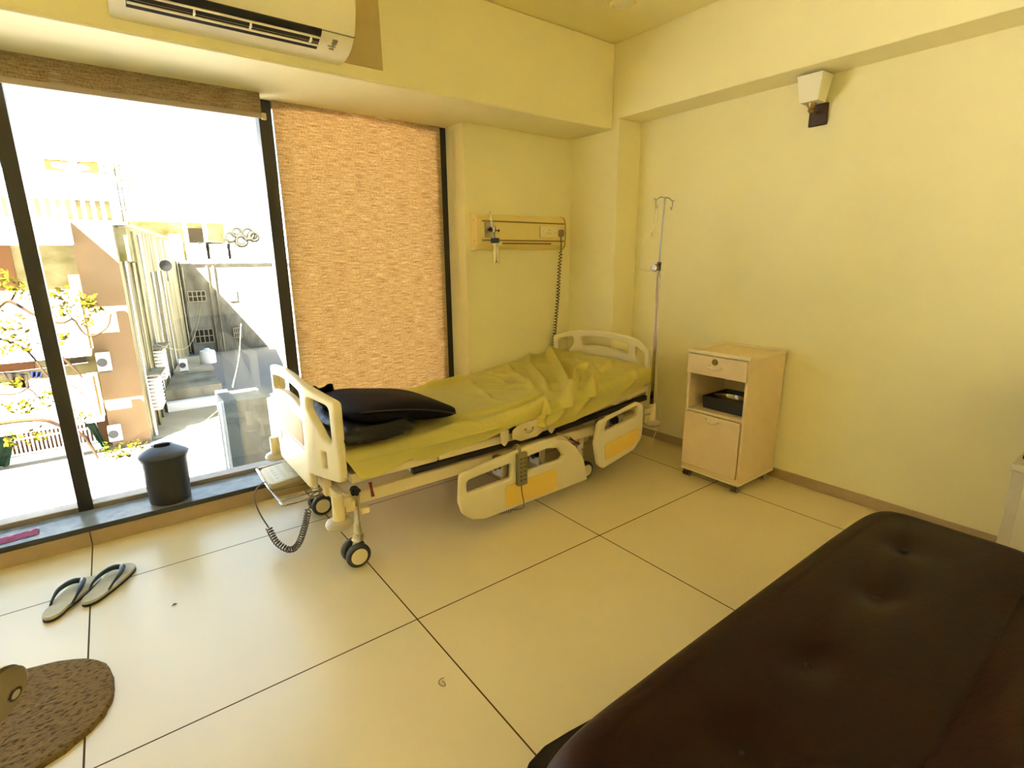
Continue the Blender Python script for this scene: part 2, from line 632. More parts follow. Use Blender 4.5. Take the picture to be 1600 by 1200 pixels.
# roller blinds
def blind(name, label, x0, x1, z0, z1, y, cap_right=True, fabric='blind'):
    r = thing(name, label, 'window blind', ((x0 + x1) / 2, y, z0))

    obj('fabric', box(B(), x0, x1, y - 0.001, y + 0.002, z0, z1), M[fabric], r, smooth=False)
    obj('hem_bar', box(B(), x0, x1, y - 0.006, y + 0.008, z0 - 0.026, z0, 0.004, 2), M['hem'], r)
    if cap_right:
        obj('end_cap', box(B(), x1 - 0.001, x1 + 0.022, y - 0.009, y + 0.011, z0 - 0.030, z0 + 0.003, 0.003, 1), M['hem_cap'], r)
    obj('roller', cyl(B(), (x0, y + 0.028, z1 - 0.025), (x1, y + 0.028, z1 - 0.025), 0.022), M['hem'], r)
    return r


blind('roller_blind', 'brown woven roller blind rolled nearly up, above the clear view of rooftops', -2.36, 0.785, 2.135, 2.24, 3.225, True, 'blind_dense')
blind('roller_blind', 'tan woven roller blind pulled fully down behind the yellow bed', 0.870, 1.932, 0.20, 2.24, 3.332, False)
# pull chain on the reveal
ch = B()
tube(ch, smooth_path([(1.978, 3.225, 2.2), (1.978, 3.223, 1.6), (1.978, 3.225, 1.14), (1.978, 3.236, 1.115), (1.978, 3.248, 1.14), (1.978, 3.25, 1.6), (1.978, 3.248, 2.2)]), 0.0022, 6)
tag(obj('blind_chain', ch, M['white_cord']), 'white looped pull chain hanging on the reveal beside the lowered blind', 'chain')

# ------------------------------------------------------------------ hospital bed
BYC = 2.61
bed = thing('hospital_bed', 'cream electric hospital bed with lowered side rails against the window wall', 'bed', (1.75, BYC, 0))


def end_board(name, x_c, s, zoff, half, inset_mat, zb_c, zb_w, parent, with_slot):
    """s=+1: wings sweep towards +X"""
    h = half
    top = []
    for i in range(25):
        u = -h + 2 * h * i / 24
        if abs(u) <= 0.30:
            z = 0.862 - 0.022 * (u / 0.30) ** 2
        else:
            z = 0.840 - (abs(u) - 0.30) / (h - 0.30) * 0.052
        top.append((u, z))
    out = [(-h, zb_w + 0.0)] + top + [(h, zb_w)] + [(0.33, zb_w), (0.27, zb_w + 0.0), (0.262, zb_c), (-0.262, zb_c), (-0.27, zb_w), (-0.33, zb_w)]
    # keep the polygon clockwise-free of duplicates and round the outer corners
    rad = [0.03] + [0.035] + [0] * 23 + [0.035] + [0.03] + [0, 0.01, 0.03, 0.03, 0.01, 0]
    out = rounded(out, rad)
    holes = []
    c_top = [(-0.235 + 0.47 * i / 12, 0.815 - 0.018 * ((i - 6) / 6) ** 2) for i in range(13)]
    c_bot = [(0.235 - 0.47 * i / 12, 0.748 - 0.022 * ((i - 6) / 6) ** 2) for i in range(13)]
    holes.append(rounded(c_top + c_bot, [0.022] + [0] * 11 + [0.022] + [0.022] + [0] * 11 + [0.022]))
    for q in (-1, 1):
        w = [(q * 0.305, 0.792), (q * (h - 0.042), 0.765), (q * (h - 0.040), 0.595), (q * 0.395, 0.61), (q * 0.305, 0.735)]
        holes.append(rounded(w, [0.02, 0.03, 0.018, 0.018, 0.02]))
        if with_slot:
            holes.append(rounded([(q * 0.372, 0.55), (q * 0.395, 0.55), (q * 0.395, 0.475), (q * 0.372, 0.475)], 0.004))
    bm = plate(out, holes, 0.036, 0.011)

    def bend(u):
        a = abs(u) - 0.285
        w = 0.035
        return 0.40 * (w * math.log1p(exp(min(a / w * 2, 40))) / 2) if a > -0.2 else 0.0

    for k in range(41):
        u = -h + 2 * h * k / 40
        geom = bm.verts[:] + bm.edges[:] + bm.faces[:]
        bmesh.ops.bisect_plane(bm, geom=geom, plane_co=(u, 0, 0), plane_no=(1, 0, 0), dist=1e-5)
    xform(bm, lambda c: (x_c + s * bend(c.x) + c.z, BYC + c.x, c.y + zoff))
    o = obj(name, bm, M['bed_plastic'], parent, angle=50)
    # inset panel: a thin slab let into the middle
    for side in (-1, 1):
        bi = plate(rounded([(-0.235, 0.672), (0.235, 0.672), (0.235, zb_c + 0.20), (-0.235, zb_c + 0.20)], 0.018), [], 0.006, 0.002)
        xform(bi, lambda c: (x_c + side * 0.0165 + c.z, BYC + c.x, c.y + zoff))
        obj('inset_panel', bi, inset_mat, o)
    return o


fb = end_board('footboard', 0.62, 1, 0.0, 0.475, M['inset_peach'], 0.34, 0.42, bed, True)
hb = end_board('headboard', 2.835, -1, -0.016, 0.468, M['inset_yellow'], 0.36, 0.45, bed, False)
# small maker's plate on the footboard: grey print, no letters legible
pl_ = B()
for k in range(3):
    box(pl_, 0.5985, 0.6005, 2.775, 2.815 - 0.008 * k, 0.50 - 0.014 * k, 0.507 - 0.014 * k)
obj('plate_print', pl_, M['print_grey'], fb)
# far lower edge line of the footboard
ln = box(B(), 0.5995, 0.6010, 2.375, 2.845, 0.5285, 0.5305)
obj('panel_joint', ln, M['print_grey'], fb)


def deck_z(x):
    """upper face of the mattress platform"""
    if x < 1.80:
        return 0.452
    return 0.452 + (x - 1.80) * 0.098


# platform: four panels that hinge
edges = [0.72, 1.16, 1.56, 1.84, 2.76]
for a, b in zip(edges, edges[1:]):
    d = B()
    for y0, y1 in ((2.135, 3.08),):
        A = [(a + 0.004, deck_z(a) - 0.044), (b - 0.004, deck_z(b) - 0.044), (b - 0.004, deck_z(b)), (a + 0.004, deck_z(a))]
        prism(d, A, y0, y1, 'Y')
    bmesh.ops.bevel(d, geom=d.edges[:], offset=0.004, segments=2, affect='EDGES')
    obj('platform_panel', d, M['bed_metal'], bed)
# hinge cheek plate with a curved slot
hp = plate(rounded([(1.60, 0.478), (1.60, 0.43), (1.655, 0.405), (1.77, 0.408), (1.855, 0.445), (1.86, 0.475), (1.82, 0.505), (1.66, 0.51)], 0.012),
           [[(1.715 + 0.035 * cos(t), 0.468 + 0.030 * sin(t)) for t in [pi + pi * i / 12 for i in range(13)]] +
            [(1.715 + 0.021 * cos(t), 0.470 + 0.016 * sin(t)) for t in [2 * pi - pi * i / 12 for i in range(13)]]], 0.006, 0.002)
xform(hp, lambda c: (c.x, 2.112 + c.z, c.y))
hpo = obj('hinge_plate', hp, M['bed_metal'], bed)
for px in (1.552, 1.884):
    bk = plate(rounded([(px - 0.03, 0.485), (px - 0.025, 0.42), (px, 0.395), (px + 0.025, 0.42), (px + 0.03, 0.485)], 0.008), [], 0.006, 0.002)
    xform(bk, lambda c: (c.x, 2.118 + c.z, c.y))
    obj('hinge_bracket', bk, M['bed_metal'], bed)
# black strips that stand in for the dark gap under the platform
for y0 in (2.128, 3.045):
    t = B()
    prism(t, [(1.02, 0.376), (1.95, 0.385), (2.74, 0.445), (2.74, 0.475), (1.95, 0.41), (1.02, 0.402)], y0, y0 + 0.03, 'Y')
    obj('dark_gap_strip', t, M['black'], bed)
# lower frame
for y0 in (2.165, 3.01):
    f_ = B()
    box(f_, 0.70, 2.74, y0, y0 + 0.04, 0.288, 0.350, 0.004, 1)
    obj('frame_beam', f_, M['bed_metal'], bed)
for x0 in (0.675, 1.30, 1.95, 2.70):
    f_ = B()
    box(f_, x0, x0 + 0.045, 2.20 if 1 < x0 < 2.5 else 2.10, 3.02 if 1 < x0 < 2.5 else 3.12, 0.296, 0.345, 0.004, 1)
    obj('cross_beam', f_, M['bed_metal'], bed)
# undercarriage: motor column cover and actuators
mc_ = B()
box(mc_, 1.12, 1.30, 2.24, 2.95, 0.27, 0.40, 0.02, 3)
obj('motor_cover', mc_, M['bed_plastic'], bed)
mc_ = B()
box(mc_, 2.10, 2.30, 2.26, 2.92, 0.22, 0.40, 0.02, 3)
obj('motor_cover', mc_, M['bed_metal'], bed)
ac_ = B()
tube(ac_, [(1.30, 2.6, 0.33), (1.7, 2.6, 0.31)], 0.028, 14)
tube(ac_, [(1.7, 2.6, 0.31), (2.05, 2.6, 0.36)], 0.016, 12)
box(ac_, 1.60, 1.74, 2.50, 2.60, 0.22, 0.36, 0.01, 2)
obj('actuator', ac_, M['black'], bed)
# side rail hinges visible through the rail openings
for px, n in ((1.52, 0), (1.78, 0), (2.30, 1), (2.43, 1)):
    z = 0.30 + (0.07 if n else 0)
    a = B()
    box(a, px - 0.022, px + 0.022, 2.072, 2.165, z - 0.06, z + 0.045, 0.006, 1)
    obj('rail_hinge', a, M['dull_steel'], bed)
    a = B()
    cyl(a, (px - 0.05, 2.10, z + 0.01), (px - 0.022, 2.10, z + 0.01), 0.024, n=18)
    obj('hinge_knob', a, M['black'], bed)

# side rails hanging lowered
sr_out = rounded([(1.222, 0.352), (1.55, 0.386), (1.70, 0.402), (1.83, 0.402), (1.92, 0.372), (2.00, 0.318), (2.06, 0.238), (2.088, 0.165), (2.104, 0.080),
                  (1.36, 0.066), (1.285, 0.088), (1.232, 0.135), (1.213, 0.20)], [0.03, 0, 0, 0.03, 0.04, 0.04, 0.03, 0.02, 0.012, 0.06, 0.03, 0.03, 0.03])
sr_h = [rounded([(1.258, 0.308), (1.535, 0.332), (1.535, 0.246), (1.258, 0.240)], 0.022),
        rounded([(1.63, 0.338), (1.78, 0.352), (1.86, 0.338), (1.905, 0.285), (1.89, 0.265), (1.63, 0.256)], [0.02, 0.03, 0.03, 0.02, 0.015, 0.02])]
bm = plate(sr_out, sr_h, 0.034, 0.012)
xform(bm, lambda c: (c.x, 2.05 + c.z, c.y))
sr = obj('side_rail', bm, M['bed_plastic'], bed, angle=50)
bi = plate(rounded([(1.488, 0.215), (1.852, 0.222), (1.852, 0.092), (1.488, 0.092)], 0.02), [], 0.005, 0.0018)
xform(bi, lambda c: (c.x, 2.0325 + c.z, c.y))
obj('inset_panel', bi, M['inset_yellow'], sr, label='yellow inset panel of the longer side rail')

s2 = rounded([(2.190, 0.418), (2.540, 0.484), (2.588, 0.458), (2.596, 0.30), (2.586, 0.232), (2.515, 0.172), (2.235, 0.116), (2.196, 0.150), (2.164, 0.290)],
             [0.03, 0.03, 0.03, 0.03, 0.03, 0.04, 0.03, 0.02, 0.02])
s2h = [rounded([(2.228, 0.352), (2.262, 0.424), (2.538, 0.462), (2.538, 0.396), (2.505, 0.384)], [0.02, 0.03, 0.022, 0.02, 0.03])]
bm = plate(s2, s2h, 0.034, 0.009)
xform(bm, lambda c: (c.x, 2.05 + c.z, c.y))
sr2 = obj('side_rail', bm, M['bed_plastic'], bed, angle=50)
bi = plate(rounded([(2.243, 0.272), (2.562, 0.312), (2.545, 0.238), (2.500, 0.205), (2.248, 0.163)], 0.018), [], 0.005, 0.0018)
xform(bi, lambda c: (c.x, 2.0325 + c.z, c.y))
obj('inset_panel', bi, M['inset_yellow'], sr2, label='yellow inset panel of the shorter side rail')

# legs and twin-wheel casters
for lx, ly, sp in ((0.742, 2.165, -0.018), (0.745, 2.775, 0.01), (2.22, 2.22, 0.02), (2.22, 3.00, 0.02)):
    lg = B()
    tube(lg, [(lx, ly, 0.345), (lx, ly, 0.13)], 0.025, 20)
    for hx, hz in ((-0.024, 0.29), (0.02, 0.215), (-0.022, 0.20)):
        cyl(lg, (lx + hx * 0.4, ly - 0.025, hz), (lx + hx * 0.4, ly - 0.027, hz), 0.006, n=10)
    tube(lg, [(lx, ly, 0.158), (lx, ly, 0.120)], 0.032, 20)
    box(lg, lx + 0.015, lx + 0.062, ly - 0.016, ly + 0.016, 0.238, 0.272, 0.006, 1)
    lo = obj('leg', lg, M['bed_metal'], bed)
    cst = B()
    cyl(cst, (lx + sp, ly - 0.012, 0.058), (lx + sp, ly + 0.012, 0.058), 0.028, n=18)
    tube(cst, [(lx, ly, 0.125), (lx + sp * 0.6, ly, 0.10), (lx + sp, ly, 0.058)], [0.02, 0.018, 0.02], 14)
    co = obj('caster', cst, M['bed_metal'], bed)
    for sy in (-1, 1):
        wy = ly + sy * 0.032
        wh = B()
        lathe(wh, [(0.012, -0.016), (0.049, -0.016), (0.056, -0.010), (0.057, 0.0), (0.056, 0.010), (0.049, 0.016), (0.012, 0.016)], (lx + sp, wy, 0.057), 'Y', 36)
        obj('wheel', wh, M['rubber'], co)
        hub = B()
        lathe(hub, [(0.0, 0.019), (0.037, 0.018), (0.042, 0.012), (0.042, 0.0)] if sy > 0 else [(0.042, 0.0), (0.042, -0.012), (0.037, -0.018), (0.0, -0.019)], (lx + sp, wy, 0.057), 'Y', 32)
        obj('wheel_cap', hub, M['bed_plastic'], co)
# black knob on the near foot leg
kn = B()
for k in range(5):
    a = 2 * pi * k / 5
    cyl(kn, (0.735 + 0.014 * cos(a), 2.125, 0.372 + 0.014 * sin(a)), (0.735 + 0.014 * cos(a), 2.14, 0.372 + 0.014 * sin(a)), 0.009, n=10)
cyl(kn, (0.735, 2.122, 0.372), (0.735, 2.16, 0.372), 0.016, n=14)
obj('adjusting_knob', kn, M['black'], bed)
# red levers
lv = B()
tube(lv, [(0.80, 2.118, 0.40), (0.806, 2.112, 0.335)], 0.009, 8)
obj('release_lever', lv, M['red'], bed)
lv = B()
tube(lv, [(1.93, 2.13, 0.385), (2.01, 2.10, 0.345)], 0.008, 8)
l2 = obj('release_lever', lv, M['bed_plastic'], bed)
lv = B()
tube(lv, [(2.01, 2.10, 0.345), (2.075, 2.085, 0.30)], [0.011, 0.009], 8)
obj('lever_grip', lv, M['red'], l2)
# bumpers at the corners: sleeve and round buffer
for cx, cy, zt, zb, zd in ((0.648, 2.115, 0.385, 0.272, 0.250), (0.62, 3.07, 0.395, 0.30, 0.278), (2.765, 2.10, 0.42, 0.305, 0.285), (2.765, 3.09, 0.42, 0.305, 0.285)):
    b_ = B()
    lathe(b_, [(0.012, zt), (0.024, zt), (0.026, zt - 0.006), (0.026, zb), (0.018, zb - 0.01)], (cx, cy, 0), 'Z', 24)
    bo = obj('corner_post', b_, M['bed_metal'], bed)
    b_ = B()
    lathe(b_, [(0.0, zd - 0.018), (0.042, zd - 0.018), (0.056, zd - 0.010), (0.060, zd), (0.056, zd + 0.012), (0.044, zd + 0.020), (0.0, zd + 0.024)], (cx, cy, 0), 'Z', 32)
    obj('bumper_disc', b_, M['bumper'], bo)
    b_ = B()
    box(b_, cx if cx < 1 else cx - 0.10, cx + 0.055 if cx < 1 else cx, cy - 0.016, cy + 0.016, zt - 0.06, zt - 0.02, 0.004, 1)
    obj('post_bracket', b_, M['bed_metal'], bo)
# end bars carrying the boards
for x0 in (0.655, 2.755):
    for y in (2.33, 2.89):
        p = B()
        box(p, x0, x0 + 0.035, y - 0.02, y + 0.02, 0.30, 0.52, 0.004, 1)
        obj('board_bracket', p, M['bed_metal'], bed)
# slide-out linen rack of chromed wire
rk = B()
tube(rk, smooth_path([(0.70, 2.37, 0.288), (0.52, 2.37, 0.288), (0.487, 2.372, 0.288), (0.478, 2.40, 0.288), (0.475, 2.60, 0.288), (0.48, 2.87, 0.288), (0.487, 2.90, 0.288), (0.52, 2.905, 0.288), (0.70, 2.905, 0.288)], 5), 0.0065, 10)
for y in (2.43, 2.55, 2.68, 2.80, 2.86):
    tube(rk, [(0.476, y, 0.288), (0.70, y, 0.288)], 0.0045, 8)
tube(rk, [(0.70, 2.36, 0.288), (0.70, 2.915, 0.288)], 0.0065, 8)
obj('linen_rack', rk, M['steel'], bed)

# ------------------------------------------------------------------ mattress, sheet and what lies on them
def top_z(x):
    """upper face of the made-up mattress"""
    if x < 1.75:
        return 0.548
    t = (x - 1.75) / 1.0
    return 0.548 + 0.112 * min(t, 1.0)


def mattress_bm(y0, y1, inset, rim):
    def f(u, v):
        x = 0.668 + inset + (2.79 - 0.668 - 2 * inset) * u
        zt = top_z(x) - inset
        zb = deck_z(x) + 0.003
        hw = (y1 - y0) / 2
        yc = (y0 + y1) / 2
        t = 2 * pi * v
        c, s = cos(t), sin(t)
        p = 0.35
        yy = yc + hw * math.copysign(abs(c) ** p, c)
        zz = (zt + zb) / 2 + (zt - zb) / 2 * math.copysign(abs(s) ** p, s)
        return Vector((x, yy, zz))
    bm = surf(B(), f, 40, 49)
    bmesh.ops.remove_doubles(bm, verts=bm.verts, dist=1e-5)
    bmesh.ops.holes_fill(bm, edges=[e for e in bm.edges if e.is_boundary])
    return bm


tag(obj('mattress', mattress_bm(2.15, 3.07, 0.006, 0.03), M['mattress']), 'black covered mattress on the hospital bed, showing below the sheet at the foot', 'mattress')

RID = [
    ([(2.82, 3.23), (2.53, 2.83), (2.31, 2.50), (2.10, 2.20), (1.90, 2.05), (1.72, 1.99)], 0.030, 0.034),
    ([(2.55, 3.14), (2.30, 2.82), (2.13, 2.49), (2.00, 2.28)], 0.022, 0.028),
    ([(2.25, 3.06), (2.11, 2.77), (2.04, 2.51), (1.96, 2.37)], 0.018, 0.026),
    ([(2.51, 2.71), (2.38, 2.45), (2.20, 2.26), (2.08, 2.16)], 0.024, 0.026),
    ([(2.47, 2.56), (2.52, 2.44), (2.42, 2.30), (2.26, 2.17), (2.08, 2.02)], 0.024, 0.030),
    ([(1.85, 2.93), (1.77, 2.74), (1.72, 2.49)], 0.018, 0.022),
    ([(1.34, 2.28), (1.63, 2.24), (1.98, 2.30)], 0.014, 0.018),
    ([(1.25, 2.19), (1.42, 2.13), (1.57, 2.12), (1.77, 2.16)], 0.016, 0.026),
    ([(1.50, 2.16), (1.68, 2.15), (1.87, 2.17), (1.80, 2.05), (1.70, 1.98)], 0.022, 0.032),
    ([(1.50, 2.97), (1.70, 2.95), (1.85, 2.97)], 0.024, 0.030),
    ([(1.95, 2.93), (1.99, 2.80), (1.96, 2.66)], 0.012, 0.018),
    ([(2.05, 2.97), (2.02, 2.86), (2.10, 2.74)], 0.012, 0.018),
    ([(1.88, 2.62), (1.98, 2.56), (2.02, 2.46)], 0.010, 0.016),
    ([(2.75, 2.80), (2.60, 2.62), (2.56, 2.50)], 0.010, 0.03),
    ([(2.72, 2.45), (2.62, 2.36), (2.50, 2.33)], 0.012, 0.026),
    ([(2.66, 2.18), (2.58, 2.08), (2.46, 2.03)], 0.010, 0.024),
]


def seg_d(p, a, b):
    ab = b - a
    t = max(0, min(1, (p - a).dot(ab) / ab.length_squared))
    return (p - (a + ab * t)).length, t


RIDV = [([Vector(q) for q in pts], amp, w) for pts, amp, w in RID]


def folds(x, y):
    p = Vector((x, y))
    h = 0.0
    for pts, amp, w in RIDV:
        best = 9
        tt = 0
        n = len(pts) - 1
        for i in range(n):
            d, t = seg_d(p, pts[i], pts[i + 1])
            if d < best:
                best = d
                tt = (i + t) / n
        if best < w * 3:
            e = min(1, tt / 0.18, (1 - tt) / 0.18)
            e = 0.25 + 0.75 * e
            h = max(h, 0) + 1.9 * amp * e * exp(-(best / (w * 0.72)) ** 2)
    return min(h, 0.07)


SH = [(0.70, 0.425), (0.77, 0.418), (0.893, 0.44), (0.99, 0.462), (1.05, 0.44), (1.095, 0.429), (1.195, 0.437), (1.423, 0.458), (1.546, 0.484), (1.61, 0.497), (1.75, 0.475),
      (1.813, 0.452), (1.909, 0.417), (2.061, 0.432), (2.275, 0.470), (2.507, 0.512), (2.663, 0.522), (2.72, 0.555), (2.80, 0.58)]


def hem_z(x):
    for (a, za), (b, zb) in zip(SH, SH[1:]):
        if x <= b:
            t = max(0, (x - a) / (b - a))
            return za + (zb - za) * t
    return SH[-1][1]


def sheet_bm():
    NU, NV = 240, 150
    y_n, y_f = 2.132, 3.085
    rc = 0.05

    def f(u, v):
        # v: 0 near hem ... 1 far hem
        near = 0.24
        far = 0.90
        xx = 0.69 + (2.785 - 0.69) * u
        zt = top_z(xx) + 0.006
        zh = hem_z(xx)
        if v < near:
            t = v / near
            drop = (zt - rc) - zh
            if t < 0.62:
                tt = t / 0.62
                z = zh + drop * tt
                y = y_n - 0.004 - 0.012 * (1 - tt) * (0.5 + 0.5 * sin(xx * 9))
                nrm = Vector((0, -1, 0.1))
            else:
                a = (t - 0.62) / 0.38 * pi / 2
                y = y_n + rc - rc * cos(a)
                z = zt - rc + rc * sin(a)
                nrm = Vector((0, -cos(a), sin(a)))
            un = y_n - (zt - z) if t < 0.62 else y
        elif v < far:
            t = (v - near) / (far - near)
            y = y_n + rc + (y_f - y_n - 2 * rc) * t
            z = zt
            nrm = Vector((0, 0, 1))
            un = y
        else:
            t = (v - far) / (1 - far)
            a = min(t / 0.5, 1) * pi / 2
            y = y_f - rc + rc * sin(a)
            z = zt - rc + rc * cos(a) - max(0, t - 0.5) / 0.5 * 0.05
            nrm = Vector((0, sin(a), cos(a)))
            un = y_f
        h = folds(xx, un)
        q = Vector((xx * 5.0, un * 7.0, 0.3))
        amp = 0.004 if xx > 1.5 else 0.0022
        h += amp * noise.noise(q * 1.4) + 0.5 * amp * noise.noise(q * 3.7)
        # slanting ripples
        h += (0.0035 if xx > 1.55 else 0.001) * max(0, sin((xx * 0.8 + un * 0.55) * 42 + 3 * noise.noise(q * 0.5))) ** 2
        if v < near:
            h = max(h, 0.0)
        e = 1.0
        p = Vector((xx, y, z)) + nrm * h * e
        # the foot edge slants: lower down it starts further in
        if u < 0.2:
            p.x += (zt - p.z) * 0.55 * (1 - u / 0.2) if v < near else 0
        return p
    bm = surf(B(), f, NU, NV)
    bmesh.ops.solidify(bm, geom=bm.faces[:], thickness=-0.0025)
    return bm


tag(obj('bed_sheet', sheet_bm(), M['sheet'], angle=180), 'rumpled yellow sheet spread over the mattress of the hospital bed', 'sheet')


def lumpy(cx, cy, z0, rx, ry, hz, seed, rough, sq=0.55, flat=0.0, tilt=None):
    def f(u, v):
        a = 2 * pi * u
        b = -pi / 2 + pi * v
        ca, sa, cb, sb = cos(a), sin(a), cos(b), sin(b)
        sp = lambda t, e: math.copysign(abs(t) ** e, t)
        x = sp(ca, sq) * sp(cb, 0.7)
        y = sp(sa, sq) * sp(cb, 0.7)
        z = sp(sb, 0.85)
        n = 1 + rough * noise.noise(Vector((x * 2 + seed, y * 2, z * 2))) + rough * 0.6 * noise.noise(Vector((x * 5 + seed, y * 5, z * 5)))
        p = Vector((cx + rx * x * n, cy + ry * y * n, z0 + hz * (z * n + 1) / 2))
        if tilt:
            p.z += tilt(p.x, p.y)
        return p
    bm = surf(B(), f, 72, 40, closed_u=True)
    bmesh.ops.remove_doubles(bm, verts=bm.verts, dist=1e-5)
    return bm


bag = thing('wrapped_cushion', 'black plastic wrapped cushion lying on the yellow sheet against the footboard', 'cushion', (0.90, 2.55, 0.56))
obj('cushion', lumpy(0.875, 2.495, 0.554, 0.205, 0.395, 0.122, 3.1, 0.075, sq=0.45), M['bag'], bag, angle=180)
kn = B()


def knot(u, v):
    a = 2 * pi * u
    r = 0.018 + 0.034 * v + 0.010 * sin(5 * a) * v
    return Vector((0.835 - 0.045 * v + r * cos(a) * 0.9, 2.63 + r * sin(a), 0.655 + 0.085 * v + 0.012 * sin(3 * a) * v))


surf(kn, knot, 30, 8, closed_u=True)
bmesh.ops.solidify(kn, geom=kn.faces[:], thickness=0.002)
obj('bag_neck', kn, M['bag'], bag, angle=180)


def pillow_bm():
    def base(x):
        t = max(0.0, min(1, (x - 0.74) / 0.58))
        return 0.658 - 0.096 * t ** 1.5 - 0.03 * max(0, 0.12 - t)

    def f(u, v):
        a = 2 * pi * u
        b = -pi / 2 + pi * v
        sp = lambda t, e: math.copysign(abs(t) ** e, t)
        x = sp(cos(a), 0.36) * sp(cos(b), 0.62)
        y = sp(sin(a), 0.36) * sp(cos(b), 0.62)
        z = sp(sin(b), 0.75)
        X = 1.035 + 0.295 * x - 0.02 * y
        Y = 2.415 + 0.245 * y + 0.02 * x
        th = 0.100 * (1 - 0.20 * x * x) * (1 - 0.10 * y * y)
        Z = base(X) + 0.046 + th / 2 * z + 0.006 * noise.noise(Vector((X * 6, Y * 6, z)))
        Z -= 0.020 * max(0, -y) ** 4 * (1 - max(0, x) ** 2)
        return Vector((X, Y, Z))
    bm = surf(B(), f, 120, 48, closed_u=True)
    bmesh.ops.remove_doubles(bm, verts=bm.verts, dist=1e-5)
    return bm


pil = thing('pillow', 'dark navy pillow draped over the black wrapped cushion at the bed foot', 'pillow', (1.03, 2.46, 0.6))
obj('cover', pillow_bm(), M['pillow'], pil, angle=180)
q = B()
tube(q, smooth_path([(0.80, 2.172, 0.712), (0.92, 2.170, 0.702), (1.05, 2.172, 0.683), (1.18, 2.176, 0.652), (1.30, 2.19, 0.612)], 5), 0.0035, 6)
obj('piping', q, M['black'], pil)


# ------------------------------------------------------------------ remote hung on the side rail
rem = thing('remote_control', 'olive grey bed remote hanging over the long side rail', 'remote control', (1.585, 2.02, 0.20))
r_ = B()
box(r_, 1.553, 1.617, 2.000, 2.028, 0.203, 0.385, 0.007, 2)
obj('body', r_, M['remote'], rem)
for k in range(6):
    for c in range(2):
        kx = 1.572 + 0.026 * c
        kz = 0.355 - 0.024 * k
        obj('button', box(B(), kx - 0.008, kx + 0.008, 1.9975, 2.001, kz - 0.006, kz + 0.006, 0.001, 1), M['remote_key'], rem)
h_ = B()
tube(h_, smooth_path([(1.585, 2.026, 0.36), (1.585, 2.03, 0.40), (1.585, 2.05, 0.416), (1.585, 2.074, 0.40), (1.585, 2.076, 0.36)], 4), 0.007, 8)
obj('hook', h_, M['remote'], rem)
c_ = B()
tube(c_, smooth_path([(1.585, 2.014, 0.205), (1.583, 2.012, 0.17), (1.597, 2.012, 0.10), (1.602, 2.02, 0.065), (1.58, 2.04, 0.052), (1.55, 2.06, 0.048)], 5), 0.003, 8)
tube(c_, coil([(1.55, 2.06, 0.048), (1.48, 2.08, 0.05), (1.40, 2.10, 0.075), (1.36, 2.12, 0.10)], 0.011, 16, 12), 0.0026, 6)
obj('cord', c_, M['cord_grey'], rem)

# control panel lying on the linen rack
cp = thing('control_panel', 'grey nurse control panel lying on the wire rack at the bed foot', 'control panel', (0.55, 2.69, 0.296))
q = B()
prism(q, rounded([(0.470, 2.56), (0.632, 2.59), (0.625, 2.825), (0.478, 2.80)], 0.02), 0.296, 0.322, 'Z')
bmesh.ops.bevel(q, geom=[e for e in q.edges if abs(e.verts[0].co.z - e.verts[1].co.z) < 1e-6], offset=0.005, segments=2, affect='EDGES')
obj('casing', q, M['panel_body'], cp)
q = B()
prism(q, rounded([(0.500, 2.582), (0.622, 2.602), (0.617, 2.812), (0.503, 2.795)], 0.008), 0.3215, 0.3235, 'Z')
kp = obj('keypad', q, M['panel_face'], cp)
for i in range(3):
    for j in range(5):
        x = 0.522 + 0.035 * i
        y = 2.625 + 0.038 * j + 0.06 * (x - 0.5)
        obj('key', box(B(), x - 0.008, x + 0.008, y - 0.010, y + 0.010, 0.3233, 0.3245, 0.0004, 1), M['panel_body'], kp)
q = B()
tube(q, smooth_path([(0.474, 2.645, 0.308), (0.455, 2.652, 0.303), (0.428, 2.66, 0.277), (0.41, 2.64, 0.235), (0.418, 2.60, 0.175), (0.441, 2.55, 0.110)], 6), 0.0036, 8)
tube(q, coil(smooth_path([(0.441, 2.55, 0.110), (0.455, 2.48, 0.06), (0.495, 2.42, 0.034), (0.528, 2.375, 0.075), (0.556, 2.345, 0.165), (0.578, 2.332, 0.25)], 6), 0.013, 30, 12), 0.0034, 6)
tube(q, smooth_path([(0.578, 2.332, 0.25), (0.590, 2.328, 0.275), (0.586, 2.328, 0.298), (0.600, 2.328, 0.322), (0.64, 2.325, 0.335)], 5), 0.0036, 8)
obj('cord', q, M['cord_grey'], cp)

# ------------------------------------------------------------------ drip stand and tubing
iv = thing('drip_stand', 'steel drip pole standing in the corner socket of the bed near its headboard', 'drip stand', (2.756, 2.10, 0.421))
q = B()
cyl(q, (2.756, 2.10, 0.421), (2.754, 2.10, 1.335), 0.0125, n=20)
cyl(q, (2.754, 2.10, 1.325), (2.754, 2.10, 1.34), 0.015, n=20)
obj('lower_pole', q, M['steel'], iv)
q = B()
cyl(q, (2.754, 2.10, 1.34), (2.770, 2.10, 1.722), 0.0055, n=14)
obj('upper_pole', q, M['dull_steel'], iv)
q = B()
cyl(q, (2.71, 2.095, 1.305), (2.735, 2.098, 1.305), 0.020, n=16)
lathe(q, [(0.0, -0.012), (0.022, -0.010), (0.026, 0.0), (0.016, 0.012), (0.0, 0.014)], (2.703, 2.094, 1.305), 'X', 18)
cyl(q, (2.735, 2.1, 1.29), (2.735, 2.1, 1.33), 0.006, n=10)
obj('clamp_knob', q, M['dull_steel'], iv)
